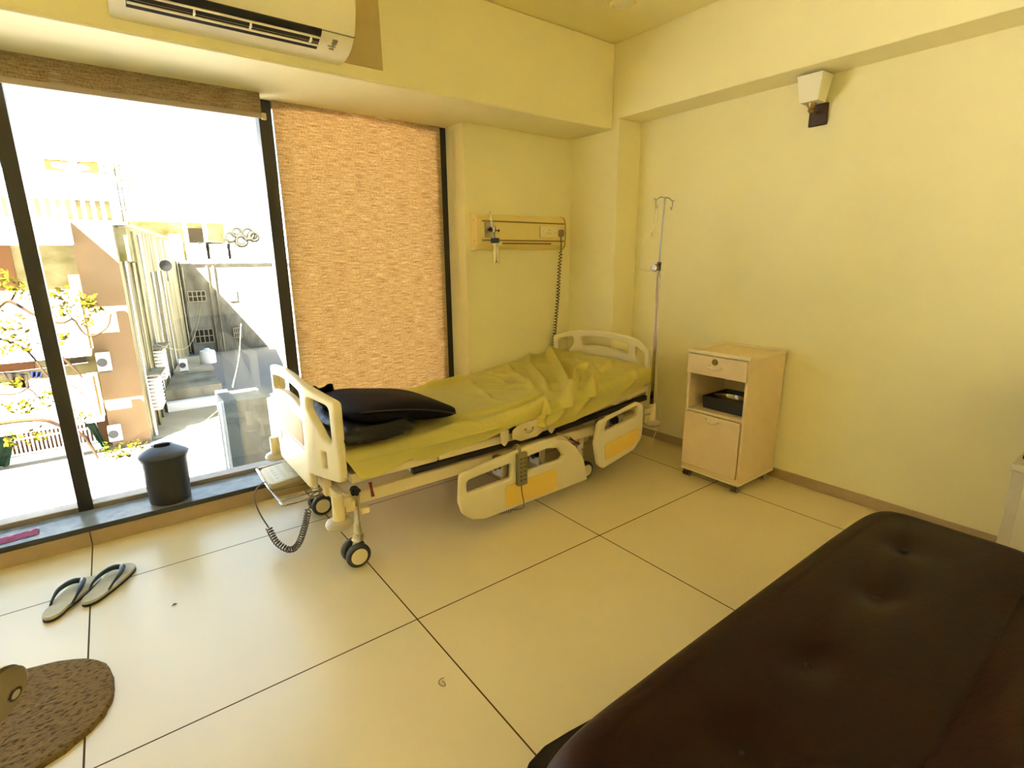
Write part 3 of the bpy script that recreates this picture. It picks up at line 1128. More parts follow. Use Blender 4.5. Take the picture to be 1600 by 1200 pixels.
for s in (-1, 1):
    q = B()
    tube(q, smooth_path([(2.770, 2.10, 1.722), (2.77 + s * 0.04, 2.10, 1.722), (2.77 + s * 0.078, 2.10, 1.706), (2.77 + s * 0.10, 2.10, 1.712)], 4), 0.0035, 8)
    tube(q, smooth_path([(2.77 + s * 0.078, 2.10, 1.706), (2.77 + s * 0.082, 2.10, 1.68), (2.77 + s * 0.074, 2.10, 1.658), (2.77 + s * 0.070, 2.10, 1.672)], 4), [0.004] * 8 + [0.0075] * 5, 8)
    obj('hook', q, M['dull_steel'], iv)
tb = thing('infusion_tubing', 'clear infusion tubing looped from the left hook of the drip pole', 'tubing', (2.69, 2.1, 1.28))
q = B()
lathe(q, [(0.004, 1.585), (0.010, 1.592), (0.010, 1.655), (0.004, 1.668), (0.003, 1.69)], (2.692, 2.095, 0), 'Z', 16)
obj('drip_chamber', q, M['clear'], tb)
q = B()
tube(q, smooth_path([(2.692, 2.095, 1.588), (2.71, 2.095, 1.562), (2.673, 2.095, 1.528), (2.623, 2.095, 1.482), (2.601, 2.095, 1.452), (2.588, 2.095, 1.396), (2.562, 2.095, 1.33), (2.572, 2.095, 1.299), (2.633, 2.095, 1.286), (2.688, 2.085, 1.289), (2.735, 2.082, 1.25), (2.748, 2.083, 1.0), (2.76, 2.083, 0.75), (2.775, 2.083, 0.55), (2.79, 2.085, 0.45), (2.83, 2.085, 0.33), (2.832, 2.085, 0.26), (2.80, 2.09, 0.205), (2.775, 2.09, 0.155)], 6), 0.0024, 8)
obj('tube', q, M['white_cord'], tb)
q = B()
box(q, 2.640, 2.666, 2.090, 2.100, 1.494, 1.516, 0.003, 1)
obj('roller_clamp', q, M['white_cord'], tb)
q = B()
cyl(q, (2.598, 2.095, 1.44), (2.61, 2.095, 1.465), 0.006, n=10)
obj('injection_port', q, M['white_cord'], tb)
q = B()
cyl(q, (2.775, 2.09, 0.158), (2.769, 2.09, 0.115), 0.0045, 0.003, n=10)
obj('connector', q, M['white_cord'], tb)

# ------------------------------------------------------------------ bedside locker
lk = thing('bedside_locker', 'beige bedside locker with open shelf, on casters by the right wall', 'bedside cabinet', (2.98, 1.655, 0))
LX0, LX1, LY0, LY1 = 2.77, 3.178, 1.462, 1.848
q = B()
box(q, LX0, LX1, LY0, LY0 + 0.016, 0.062, 0.806)
box(q, LX0, LX1, LY1 - 0.016, LY1, 0.062, 0.806)
box(q, LX1 - 0.012, LX1, LY0 + 0.016, LY1 - 0.016, 0.062, 0.806)
box(q, LX0, LX1 - 0.012, LY0 + 0.016, LY1 - 0.016, 0.440, 0.456)
box(q, LX0 + 0.02, LX1 - 0.012, LY0 + 0.016, LY1 - 0.016, 0.690, 0.700)
box(q, LX0, LX1 - 0.012, LY0 + 0.016, LY1 - 0.016, 0.062, 0.088)
obj('body', q, M['laminate'], lk, smooth=False)
q = B()
box(q, LX0 - 0.006, LX1 + 0.002, LY0 - 0.006, LY1 + 0.006, 0.806, 0.814, 0.002, 1)
obj('top', q, M['laminate'], lk)
q = B()
for a in ((LX0 - 0.008, LX0 + 0.006, LY0 - 0.008, LY1 + 0.008), (LX1 - 0.012, LX1 + 0.004, LY0 - 0.008, LY1 + 0.008), (LX0 + 0.006, LX1 - 0.012, LY0 - 0.008, LY0 + 0.006), (LX0 + 0.006, LX1 - 0.012, LY1 - 0.006, LY1 + 0.008)):
    box(q, *a, 0.803, 0.826, 0.003, 1)
obj('top_rim', q, M['laminate_edge'], lk)
q = B()
box(q, LX0 - 0.004, LX1, LY0 - 0.004, LY1 + 0.004, 0.048, 0.064, 0.002, 1)
obj('base_rim', q, M['laminate_edge'], lk)
dr = obj('drawer', box(B(), LX0 - 0.018, LX0 - 0.001, LY0 + 0.008, LY1 - 0.004, 0.682, 0.800, 0.003, 1), M['laminate'], lk)
obj('drawer_box', box(B(), LX0 - 0.001, LX1 - 0.05, LY0 + 0.03, LY1 - 0.03, 0.70, 0.79), M['laminate'], dr)
dd = obj('door', box(B(), LX0 - 0.016, LX0 - 0.001, LY0 + 0.018, LY1 - 0.004, 0.092, 0.437, 0.003, 1), M['laminate'], lk)


def handle(parent, y0, y1, z):
    h = B()
    tube(h, smooth_path([(LX0 - 0.012, y0, z + 0.006), (LX0 - 0.034, y0 + 0.010, z), (LX0 - 0.040, (y0 + y1) / 2, z - 0.004), (LX0 - 0.034, y1 - 0.010, z), (LX0 - 0.012, y1, z + 0.006)], 5), 0.0075, 10)
    return obj('handle', h, M['bed_plastic'], parent)


handle(dr, 1.618, 1.702, 0.738)
handle(dd, 1.612, 1.698, 0.410)
q = B()
lathe(q, [(0.0, -0.026), (0.015, -0.026), (0.019, -0.022), (0.019, -0.016)], (LX0, 1.663, 0.770), 'X', 22)
obj('lock', q, M['steel'], dr)
for cx, cy in ((LX0 + 0.03, LY0 + 0.03), (LX0 + 0.03, LY1 - 0.03), (LX1 - 0.06, LY0 + 0.03), (LX1 - 0.06, LY1 - 0.03)):
    q = B()
    cyl(q, (cx, cy, 0.05), (cx, cy, 0.036), 0.010, n=12)
    box(q, cx - 0.018, cx + 0.014, cy - 0.006, cy + 0.006, 0.026, 0.042, 0.003, 1)
    co = obj('caster', q, M['caster_grey'], lk)
    for s in (-1, 1):
        q = B()
        cyl(q, (cx - 0.008, cy + s * 0.007, 0.021), (cx - 0.008, cy + s * 0.021, 0.021), 0.021, n=20)
        obj('wheel', q, M['caster_grey'], co)
# tray in the open shelf and a clear thing in it
q = B()
box(q, 2.83, 3.10, 1.49, 1.775, 0.458, 0.462)
for a in ((2.83, 2.834, 1.49, 1.775), (3.096, 3.10, 1.49, 1.775), (2.834, 3.096, 1.49, 1.494), (2.834, 3.096, 1.771, 1.775)):
    box(q, *a, 0.462, 0.535)
xform(q, lambda c: ((c.x - 2.965) * (1 + 0.5 * (c.z - 0.535)) + 2.965, (c.y - 1.632) * (1 + 0.5 * (c.z - 0.535)) + 1.632, c.z))
tag(obj('storage_tray', q, M['black'], smooth=False), 'black plastic tray on the open shelf of the bedside locker', 'tray')
q = B()
pts = [(2.845, 1.73), (2.86, 1.69), (2.87, 1.64), (2.885, 1.60), (2.88, 1.55), (2.87, 1.51)]


def dish(u, v):
    a = 2 * pi * u
    r = 0.35 + 0.65 * v
    return Vector((2.90 + 0.05 * r * cos(a), 1.625 + 0.105 * r * sin(a) * (1 - 0.25 * cos(a)), 0.50 + 0.045 * v * v))


surf(q, dish, 40, 10, closed_u=True)
bmesh.ops.holes_fill(q, edges=[e for e in q.edges if e.is_boundary and e.verts[0].co.z < 0.51])
bmesh.ops.solidify(q, geom=q.faces[:], thickness=0.002)
tag(obj('clear_dish', q, M['clear']), 'clear plastic dish lying in the black tray on the locker shelf', 'dish')

# ------------------------------------------------------------------ headwall console
cs = thing('headwall_console', 'long cream medical service panel on the wall above the bed', 'wall panel', (2.41, WY, 1.43))
prof = rounded([(WY, 1.43), (WY - 0.045, 1.43), (WY - 0.07, 1.46), (WY - 0.072, 1.55), (WY - 0.07, 1.632), (WY - 0.045, 1.668), (WY, 1.668)], [0, 0.02, 0.02, 0, 0.02, 0.02, 0])
q = B()
prism(q, prof, 2.045, 2.835, 'X')
body = obj('body', q, M['console'], cs)
q = B()
prism(q, [((y - WY) * 1.10 + WY, (z - 1.549) * 1.03 + 1.549) for y, z in prof], 2.028, 2.046, 'X')
cpn = obj('end_cap', q, M['console_cap'], cs)
for z in (1.487, 1.622):
    q = B()
    cyl(q, (2.0275, WY - 0.045, z), (2.0265, WY - 0.045, z), 0.004, n=10)
    obj('screw', q, M['groove'], cpn)
q = B()
prism(q, [((y - WY) * 1.06 + WY, (z - 1.549) * 1.01 + 1.549) for y, z in prof], 2.834, 2.850, 'X')
obj('end_cap', q, M['console'], cs)
q = B()
tube(q, [(2.836, WY - 0.02, 1.672), (2.836, WY - 0.055, 1.665), (2.836, WY - 0.077, 1.634), (2.836, WY - 0.080, 1.55), (2.836, WY - 0.077, 1.464), (2.836, WY - 0.05, 1.43)], 0.003, 6)
obj('cap_seam', q, M['groove'], cs)
for z in (1.619, 1.492):
    obj('groove', box(B(), 2.075, 2.832, WY - 0.0740, WY - 0.069, z - 0.005, z + 0.005), M['groove'], cs)
obj('groove', box(B(), 2.245, 2.70, WY - 0.0725, WY - 0.062, 1.466, 1.478), M['groove'], cs)
sk = obj('socket_plate', box(B(), 2.585, 2.79, WY - 0.082, WY - 0.07, 1.515, 1.598, 0.003, 1), M['socket'], cs)
for x, z in ((2.672, 1.572), (2.662, 1.547), (2.682, 1.547), (2.61, 1.56), (2.64, 1.55), (2.73, 1.552)):
    q = B()
    cyl(q, (x, WY - 0.0828, z), (x, WY - 0.0815, z), 0.0045 if x > 2.65 and x < 2.7 else 0.003, n=10)
    obj('socket_hole', q, M['groove'], sk)
ot = obj('gas_outlet', box(B(), 2.095, 2.16, WY - 0.084, WY - 0.07, 1.512, 1.612, 0.003, 1), M['dull_steel'], cs)
q = B()
cyl(q, (2.128, WY - 0.10, 1.562), (2.128, WY - 0.08, 1.562), 0.016, n=18)
obj('outlet_valve', q, M['black'], ot)
# oxygen flow meter with its humidifier bottle plugged into the outlet
fm = thing('oxygen_flowmeter', 'oxygen flowmeter with blue capped humidifier bottle plugged into the wall panel', 'flowmeter', (2.145, 3.02, 1.33))
q = B()
lathe(q, [(0.0, 1.565), (0.007, 1.57), (0.008, 1.64), (0.006, 1.675), (0.0, 1.68)], (2.115, 3.005, 0), 'Z', 14)
xform(q, lambda c: (c.x + (1.62 - c.z) * 0.16, c.y, c.z))
obj('flow_tube', q, M['clear'], fm)
q = B()
cyl(q, (2.130, 3.055, 1.562), (2.130, 3.0, 1.562), 0.009, n=14)
lathe(q, [(0.0, -0.022), (0.012, -0.020), (0.013, 0.008), (0.010, 0.02), (0, 0.02)], (2.130, 2.995, 1.562), 'Z', 16)
cyl(q, (2.128, 2.995, 1.545), (2.139, 3.0, 1.502), 0.008, n=12)
cyl(q, (2.135, 2.995, 1.556), (2.165, 2.985, 1.553), 0.010, 0.012, n=14)
obj('valve_body', q, M['steel'], fm)
q = B()
lathe(q, [(0.0, 1.472), (0.029, 1.472), (0.031, 1.476), (0.031, 1.500), (0.028, 1.505), (0.0, 1.505)], (2.141, 3.0, 0), 'Z', 26)
obj('bottle_cap', q, M['blue_cap'], fm)
q = B()
lathe(q, [(0.022, 1.472), (0.024, 1.45), (0.024, 1.338), (0.021, 1.332), (0.0, 1.332)], (2.146, 3.0, 0), 'Z', 26)
obj('bottle', q, M['clear'], fm)
q = B()
cyl(q, (2.150, 3.0, 1.472), (2.152, 3.0, 1.35), 0.003, n=8)
cyl(q, (2.152, 3.0, 1.352), (2.152, 3.0, 1.342), 0.010, n=12)
obj('dip_tube', q, M['groove'], fm)
# plug and coiled bed lead
pg = thing('power_lead', 'grey plug with coiled dark lead hanging from the wall panel behind the headboard', 'power lead', (2.775, 3.04, 0.8))
q = B()
box(q, 2.757, 2.795, WY - 0.118, WY - 0.081, 1.523, 1.575, 0.010, 2)
obj('plug', q, M['plug'], pg)
q = B()
tube(q, smooth_path([(2.776, 3.035, 1.528), (2.776, 3.03, 1.49), (2.777, 3.03, 1.45), (2.778, 3.032, 1.415)], 4), 0.0045, 8)
tube(q, coil([(2.778, 3.032, 1.415), (2.766, 3.035, 1.30), (2.765, 3.045, 1.10), (2.768, 3.07, 0.92), (2.785, 3.105, 0.78), (2.79, 3.105, 0.45)], 0.0115, 40, 12), 0.0038, 6)
tube(q, smooth_path([(2.79, 3.105, 0.45), (2.80, 3.09, 0.20), (2.70, 3.05, 0.012), (2.55, 3.0, 0.006)], 4), 0.0045, 8)
obj('cord', q, M['cord_dark'], pg)

# ------------------------------------------------------------------ air conditioner
ac = thing('air_conditioner', 'ivory split air conditioner on the beam above the window', 'air conditioner', (0.6, 2.72, 2.28))
front = [(2.72, 2.280), (2.66, 2.283), (2.615, 2.292), (2.575, 2.306), (2.545, 2.321), (2.525, 2.337), (2.508, 2.365), (2.490, 2.42), (2.482, 2.48), (2.484, 2.55), (2.50, 2.58), (2.53, 2.59), (2.72, 2.59)]
q = B()
prism(q, front, 0.155, 1.045, 'X')
bmesh.ops.bevel(q, geom=[e for e in q.edges if abs(e.verts[0].co.x - e.verts[1].co.x) < 1e-6], offset=0.006, segments=2, affect='EDGES')
obj('casing', q, M['ac_white'], ac, angle=30)
q = B()
prism(q, [(2.536, 2.3225), (2.5185, 2.3375), (2.522, 2.3475), (2.60, 2.36), (2.62, 2.33), (2.612, 2.2905), (2.60, 2.2955)], 0.205, 0.898, 'X')
obj('air_outlet', q, M['ac_dark'], ac, smooth=False)
for yy, zz in ((2.545, 2.318), (2.585, 2.300)):
    q = B()
    prism(q, [(yy - 0.004, zz - 0.003), (yy + 0.004, zz - 0.006), (yy + 0.006, zz - 0.002), (yy - 0.002, zz + 0.002)], 0.207, 0.896, 'X')
    obj('louvre', q, M['ac_white'], ac, smooth=False)
for xx in (0.42, 0.62, 0.86):
    obj('louvre_post', box(B(), xx - 0.003, xx + 0.003, 2.55, 2.585, 2.299, 2.316), M['ac_white'], ac, smooth=False)
q = B()
prism(q, [(2.519, 2.3405), (2.521, 2.3425), (2.5235, 2.3395), (2.5215, 2.3375)], 0.9, 1.046, 'X')
obj('panel_seam', q, M['print_grey'], ac, smooth=False)
q = B()
for x, w_, t, h_ in ((0.952, 0.022, 0.15, 0.35), (0.955, 0.010, 0.50, 0.10), (0.938, 0.035, 0.64, 0.07), (0.948, 0.020, 0.84, 0.10)):
    a = Vector((2.535, 2.3275 - 0.0005)); b = Vector((2.60, 2.2960))
    p0 = a.lerp(b, t); p1 = a.lerp(b, t + h_)
    nrm = Vector((-0.43, -0.9)) * 0.003
    prism(q, [(p0.x + nrm.x * 0.1, p0.y + nrm.y * 0.1), (p0.x + nrm.x, p0.y + nrm.y), (p1.x + nrm.x, p1.y + nrm.y), (p1.x, p1.y)], x, x + w_, 'X')
obj('printed_label', q, M['print_grey'], ac, smooth=False)

# ------------------------------------------------------------------ wall lamp
wl = thing('wall_lamp', 'unlit wall lamp with cream tapered shade on a dark wooden plate', 'wall lamp', (RX, 1.45, 2.06))
q = B()
box(q, RX - 0.016, RX, 1.398, 1.492, 2.055, 2.165, 0.004, 1)
obj('back_plate', q, M['wood_dark'], wl)
q = B()
tube(q, smooth_path([(RX - 0.014, 1.450, 2.125), (RX - 0.05, 1.450, 2.118), (RX - 0.085, 1.450, 2.125), (RX - 0.088, 1.450, 2.15)], 5), 0.008, 10)
lathe(q, [(0.010, 2.112), (0.016, 2.12), (0.012, 2.13), (0.020, 2.142), (0.024, 2.160), (0.0, 2.165)], (RX - 0.088, 1.450, 0), 'Z', 18)
obj('arm', q, M['brass'], wl)
q = B()


def shade(u, v):
    k = 4
    t = u * k
    i = int(t) % k
    w = t - int(t)
    cs_ = [(-1, -1), (1, -1), (1, 1), (-1, 1)]
    a = Vector(cs_[i]); b = Vector(cs_[(i + 1) % k])
    p = a.lerp(b, w)
    r = 0.046 + 0.018 * v
    return Vector((RX - 0.090 + p.x * r * 0.95, 1.447 + p.y * r, 2.158 + 0.128 * v))


surf(q, shade, 32, 6, closed_u=True)
bmesh.ops.holes_fill(q, edges=[e for e in q.edges if e.is_boundary and e.verts[0].co.z < 2.16])
bmesh.ops.solidify(q, geom=q.faces[:], thickness=0.004)
obj('lamp_shade', q, M['shade'], wl, angle=30)

# ceiling light
cl = thing('ceiling_light', 'round recessed ceiling light, unlit, near the room corner', 'ceiling light', (2.56, 2.29, ZC))
q = B()
lathe(q, [(0.052, ZC - 0.002), (0.056, ZC - 0.010), (0.068, ZC - 0.008), (0.074, ZC)], (2.555, 2.30, 0), 'Z', 40)
bmesh.ops.solidify(q, geom=q.faces[:], thickness=0.001)
obj('trim_ring', q, M['ceiling'], cl)
q = B()
lathe(q, [(0.0, ZC - 0.006), (0.053, ZC - 0.006), (0.053, ZC)], (2.555, 2.30, 0), 'Z', 36)
obj('lens', q, M['shade'], cl)

# ------------------------------------------------------------------ sofa bed
so = thing('sofa_bed', 'dark brown leather sofa bed with button tufted seat in the foreground', 'sofa', (1.4, 0.3, 0))
BT = [(2.011, 0.461), (1.649, 0.419), (1.226, 0.421), (0.875, 0.402)]


def seat_bm(x0, x1, y0, y1, zb, zt, rc, dims, tilt=None, nu=180, nv=90):
    """closed cushion: superelliptic plan, rounded rim, button dimples on top"""
    def plan(x, y):
        d = 0.0
        for bx, by in dims:
            r2 = (x - bx) ** 2 / 0.07 ** 2 + (y - by) ** 2 / 0.045 ** 2
            d += 0.020 * exp(-r2) + 0.012 * exp(-r2 / 6)
        return d

    def f(u, v):
        a = 2 * pi * u
        sp = lambda t, e: math.copysign(abs(t) ** e, t)
        e = 0.22
        px, py = sp(cos(a), e), sp(sin(a), e)
        cx, cy = (x0 + x1) / 2, (y0 + y1) / 2
        hx, hy = (x1 - x0) / 2, (y1 - y0) / 2
        if v < 0.12:
            r, z, k = v / 0.12, zb, 1
            x = cx + (hx - rc) * px * r; y = cy + (hy - rc) * py * r
        elif v < 0.42:
            t = (v - 0.12) / 0.30
            ang = -pi / 2 + pi * t
            h2 = (zt - zb) / 2
            x = cx + (hx - rc + rc * cos(ang)) * px
            y = cy + (hy - rc + rc * cos(ang)) * py
            z = (zt + zb) / 2 + h2 * sin(ang)
        else:
            t = 1 - (v - 0.42) / 0.58
            x = cx + (hx - rc) * px * t
            y = cy + (hy - rc) * py * t
            z = zt + 0.012 * (1 - t * t) - plan(x, y)
        n = 0.003 * noise.noise(Vector((x * 5, y * 5, z * 5)))
        p = Vector((x, y, z + n))
        return tilt(p) if tilt else p
    bm = surf(B(), f, nu, nv, closed_u=True)
    bmesh.ops.remove_doubles(bm, verts=bm.verts, dist=1e-5)
    return bm


sc_ = obj('seat_cushion', seat_bm(0.505, 2.33, 0.10, 0.665, 0.27, 0.42, 0.075, BT), M['leather'], so, angle=180)
for bx, by in BT:
    q = B()
    lathe(q, [(0.0, 0.0), (0.010, 0.001), (0.013, 0.005), (0.008, 0.010), (0.0, 0.011)], (bx, by, 0.392), 'Z', 18)
    obj('button', q, M['leather_dark'], sc_)
q = B()
box(q, 0.53, 2.30, 0.12, 0.60, 0.06, 0.29, 0.03, 3)
obj('base', q, M['leather_dark'], so)
q = B()
prism(q, rounded([(0.52, 0.56), (0.535, 0.68), (0.575, 0.712), (0.63, 0.722), (0.70, 0.716), (0.82, 0.700), (0.98, 0.662), (1.02, 0.56)], 0.03), 0.09, 0.298, 'Z')
bmesh.ops.bevel(q, geom=[e for e in q.edges if e.verts[0].co.z > 0.29 and e.verts[1].co.z > 0.29], offset=0.02, segments=3, affect='EDGES')
sk_rt = obj('skirt', q, M['leather_dark'], so)
for x, y in ((0.552, 0.699), (0.572, 0.713), (0.595, 0.719), (0.62, 0.7235)):
    q = B()
    tube(q, smooth_path([(x, y + 0.001, 0.10), (x - 0.002, y + 0.003, 0.20), (x, y + 0.001, 0.272), (x + 0.002, y - 0.012, 0.296)], 4), 0.0045, 8)
    obj('pleat', q, M['leather'], sk_rt)
for x in (0.62, 2.22):
    for y in (0.16, 0.55):
        q = B()
        cyl(q, (x, y, 0.0), (x, y, 0.07), 0.02, 0.026, n=16)
        obj('leg', q, M['black'], so)


def lean(p):
    # swing the flat cushion up about the seam into a leaning back
    d = Vector((0, -0.70, 0.71)); n_ = Vector((0, 0.71, 0.70))
    t = -p.y
    return Vector((p.x, 0.135, 0.37)) + d * t + n_ * p.z


bk = obj('backrest', seat_bm(0.505, 2.33, -0.52, 0.03, -0.075, 0.055, 0.06, [(x, -0.25) for x, _ in BT], lean), M['leather'], so, angle=180)
q = B()
for x in (0.7, 2.1):
    tube(q, [(x, 0.10, 0.25), (x, -0.15, 0.50)], 0.015, 10)
    tube(q, [(x, -0.16, 0.52), (x, -0.22, 0.0)], 0.015, 10)
obj('back_support', q, M['black'], so)

# ------------------------------------------------------------------ locker and appliance at the right edge
rl = thing('metal_cupboard', 'pale grey metal cupboard at the right edge behind the sofa', 'cupboard', (2.96, 0.1, 0))
obj('body', box(B(), 2.755, RX - 0.015, -0.12, 0.336, 0.0, 0.535, 0.003, 1), M['locker'], rl)
obj('top', box(B(), 2.745, RX - 0.013, -0.13, 0.344, 0.535, 0.565, 0.003, 1), M['locker'], rl)
obj('door', box(B(), 2.745, 2.7545, -0.10, 0.298, 0.03, 0.528, 0.002, 1), M['locker'], rl)
mw = thing('grey_appliance', 'grey metal cased appliance standing on the pale cupboard at the right edge', 'appliance', (2.96, 0.1, 0.566))
obj('case', box(B(), 2.735, RX - 0.02, -0.14, 0.312, 0.612, 0.92, 0.012, 2), M['grey_metal'], mw)
obj('base_strip', box(B(), 2.732, RX - 0.02, -0.14, 0.315, 0.596, 0.613, 0.003, 1), M['black'], mw)
for y in (-0.1, 0.285):
    for x in (2.765, 3.12):
        obj('foot', box(B(), x - 0.02, x + 0.02, y - 0.02, y + 0.02, 0.566, 0.597, 0.003, 1), M['black'], mw)

# ------------------------------------------------------------------ bin and wrapper on the sill
bn = thing('waste_bin', 'charcoal lidded waste bin standing on the window sill', 'bin', (0.096, 3.235, 0.108))
q = B()
lathe(q, [(0.0, 0.0), (0.093, 0.0), (0.096, 0.004), (0.108, 0.245), (0.114, 0.247), (0.114, 0.262), (0.107, 0.262), (0.100, 0.25), (0.092, 0.01), (0.0, 0.008)], (0, 0, 0), 'Z', 56)
obj('body', q, M['bin'], bn, local=True)
q = B()
lathe(q, [(0.119, 0.262), (0.121, 0.268), (0.118, 0.275), (0.105, 0.285), (0.07, 0.304), (0.052, 0.312), (0.044, 0.305), (0.0, 0.303)], (0, 0, 0), 'Z', 56)
li = obj('lid', q, M['bin_lid'], bn, local=True)
q = B()
box(q, -0.038, 0.038, -0.010, 0.010, 0.302, 0.322, 0.006, 2)
obj('lid_handle', q, M['bin'], li, local=True)
q = B()


def wrap(u, v):
    x = -0.62 + 0.17 * u
    y = 3.165 + 0.075 * v + 0.02 * (u - 0.5)
    z = 0.112 + 0.012 * (1 - abs(2 * v - 1)) + 0.006 * noise.noise(Vector((x * 40, y * 40, 2)))
    return Vector((x, y, max(z, 0.110)))


surf(q, wrap, 26, 14)
bmesh.ops.solidify(q, geom=q.faces[:], thickness=0.0008)
tag(obj('pink_wrapper', q, M['pink']), 'crumpled pink wrapper on the window sill', 'wrapper')


# ------------------------------------------------------------------ slippers
def slipper(name, label, toe, heel, mirror):
    toe = Vector(toe); heel = Vector(heel)
    d = toe - heel
    L = d.length
    ang = math.atan2(d.y, d.x)
    root = thing(name, label, 'slipper', (heel.x, heel.y, 0), (0, 0, ang), 'pair of flip flops')
    m = -1 if mirror else 1
    out = []
    for i in range(48):
        t = 2 * pi * i / 48
        x = (0.5 - 0.5 * cos(t))
        w = 0.036 + 0.016 * math.sin(max(0, (x - 0.25)) * 2.2)
        w *= (1 - (2 * x - 1) ** 6) ** 0.5 if abs(2 * x - 1) < 1 else 0
        out.append((x * L, (w if t < pi else -w) + m * 0.006 * sin(x * pi * 1.4)))
    out = out[:]
    q = B()
    prism(q, out, 0.0, 0.012, 'Z')
    obj('sole', q, M['slipper_sole'], root, local=True)
    q = B()
    prism(q, out, 0.012, 0.022, 'Z')
    bmesh.ops.bevel(q, geom=[e for e in q.edges if e.verts[0].co.z > 0.02 and e.verts[1].co.z > 0.02], offset=0.003, segments=2, affect='EDGES')
    obj('footbed', q, M['slipper'], root, local=True)
    q = B()
    ax, ay = 0.80 * L, 0.004 * m
    for s in (-1, 1):
        path = smooth_path([(ax, ay, 0.020), (ax - 0.006, ay + s * 0.004, 0.040), (ax - 0.03, ay + s * 0.022, 0.052), (ax - 0.075, ay + s * 0.040, 0.050), (ax - 0.12, s * 0.043, 0.036), (ax - 0.15, s * 0.038, 0.016)], 5)
        k = len(path)
        rr = [0.005 + 0.007 * sin(pi * min(1, i / k * 1.2 + 0.1)) for i in range(k)]
        tube(q, path, rr, 10)
    xform(q, lambda c: (c.x, c.y, c.z))
    obj('strap', q, M['slipper_strap'], root, local=True)
    return root


slipper('slipper', 'left of two grey flip flops with dark straps, nearer the brown mat', (-0.252, 2.765, 0), (-0.392, 2.515, 0), False)
slipper('slipper', 'right of two grey flip flops with dark straps, nearer the bed', (-0.114, 2.785, 0), (-0.276, 2.545, 0), True)

# ------------------------------------------------------------------ mat
q = B()


def matf(u, v):
    a = 2 * pi * u
    sp = lambda t, e: math.copysign(abs(t) ** e, t)
    if v > 0.86:
        t = (1 - v) / 0.14
        r = 1.0
        z = 0.016 * t
        r = 1.0 + 0.012 * (1 - t) ** 2
    else:
        r = v / 0.86
        z = 0.016 + 0.003 * noise.noise(Vector((cos(a) * r * 14, sin(a) * r * 14, 0)))
        if r > 0.97:
            z = 0.016
    wob = 1 + 0.012 * noise.noise(Vector((cos(a) * 8, sin(a) * 8, 3)))
    return Vector((-0.535 + 0.345 * r * wob * sp(cos(a), 0.80), 1.970 + 0.262 * r * wob * sp(sin(a), 0.80), z))


surf(q, matf, 120, 40, closed_u=True)
bmesh.ops.remove_doubles(q, verts=q.verts, dist=1e-5)
tag(obj('floor_mat', q, M['mat_pile'], angle=180), 'rounded brown pile mat on the tiled floor at lower left', 'mat')

# ------------------------------------------------------------------ armrest end of the chair at the lower left
ch = thing('armchair', 'dark chair with round capped armrest, cut off at the lower left corner', 'chair', (-0.55, 1.0, 0))
q = B()
ax = Vector((-0.258, 1.152, 0.632))
dr_ = Vector((0.76, -0.60, -0.22)).normalized()
cyl(q, ax - dr_ * 0.40, ax - dr_ * 0.017, 0.050, n=44)
obj('armrest', q, M['chair_arm'], ch)
q = B()
a_, b_ = frame_of(dr_)
tube(q, [ax - dr_ * 0.013, ax - dr_ * 0.004, ax], [0.052, 0.052, 0.047], 44)
cap = obj('arm_cap', q, M['chair_cap'], ch)
q = B()
tube(q, [ax - dr_ * 0.017, ax - dr_ * 0.013], [0.046, 0.046], 32)
obj('cap_gap', q, M['black'], cap)
hx = ax - a_ * 0.022 - b_ * 0.012
q = B()
tube(q, [hx - dr_ * 0.002, hx + dr_ * 0.0015, hx + dr_ * 0.0015, hx - dr_ * 0.002], [0.013, 0.013, 0.0105, 0.0105], 22, cap=False)
obj('cap_hole_rim', q, M['black'], cap)
q = B()
cyl(q, hx, hx + dr_ * 0.002, 0.0085, n=16)
obj('cap_bolt', q, M['dull_steel'], cap)
q = B()
box(q, -0.44, -0.325, 1.0, 1.22, 0.0, 0.50, 0.012, 2)
obj('arm_panel', q, M['chair_leg'], ch)
q = B()
box(q, -1.0, -0.44, 0.72, 1.20, 0.14, 0.42, 0.05, 3)
obj('seat', q, M['chair_leg'], ch)
q = B()
box(q, -1.05, -0.40, 0.62, 0.74, 0.14, 0.92, 0.05, 3)
obj('backrest', q, M['chair_leg'], ch)
for x, y in ((-0.95, 0.68), (-0.95, 1.15), (-0.47, 0.68), (-0.47, 1.12)):
    q = B()
    cyl(q, (x, y, 0), (x, y, 0.16), 0.018, 0.022, n=14)
    obj('leg', q, M['black'], ch)

# small scraps on the floor
q = B()
tube(q, smooth_path([(0.700, 1.318, 0.003), (0.684, 1.318, 0.004), (0.674, 1.308, 0.004), (0.676, 1.293, 0.003), (0.686, 1.286, 0.003), (0.690, 1.298, 0.004), (0.688, 1.310, 0.004)], 5), 0.0013, 6)
tag(obj('thread_curl', q, M['cord_dark']), 'thin dark curl of thread on the pale floor tile near the sofa', 'thread')
q = B()
tube(q, [(0.006, 2.33, 0.002), (0.016, 2.338, 0.004), (0.026, 2.338, 0.002)], [0.001, 0.0035, 0.001], 6)
tag(obj('floor_crumb', q, M['cord_grey']), 'small dark crumb on the floor tile right of the slippers', 'crumb')


# ================================================================== outside the window
G = -4.4


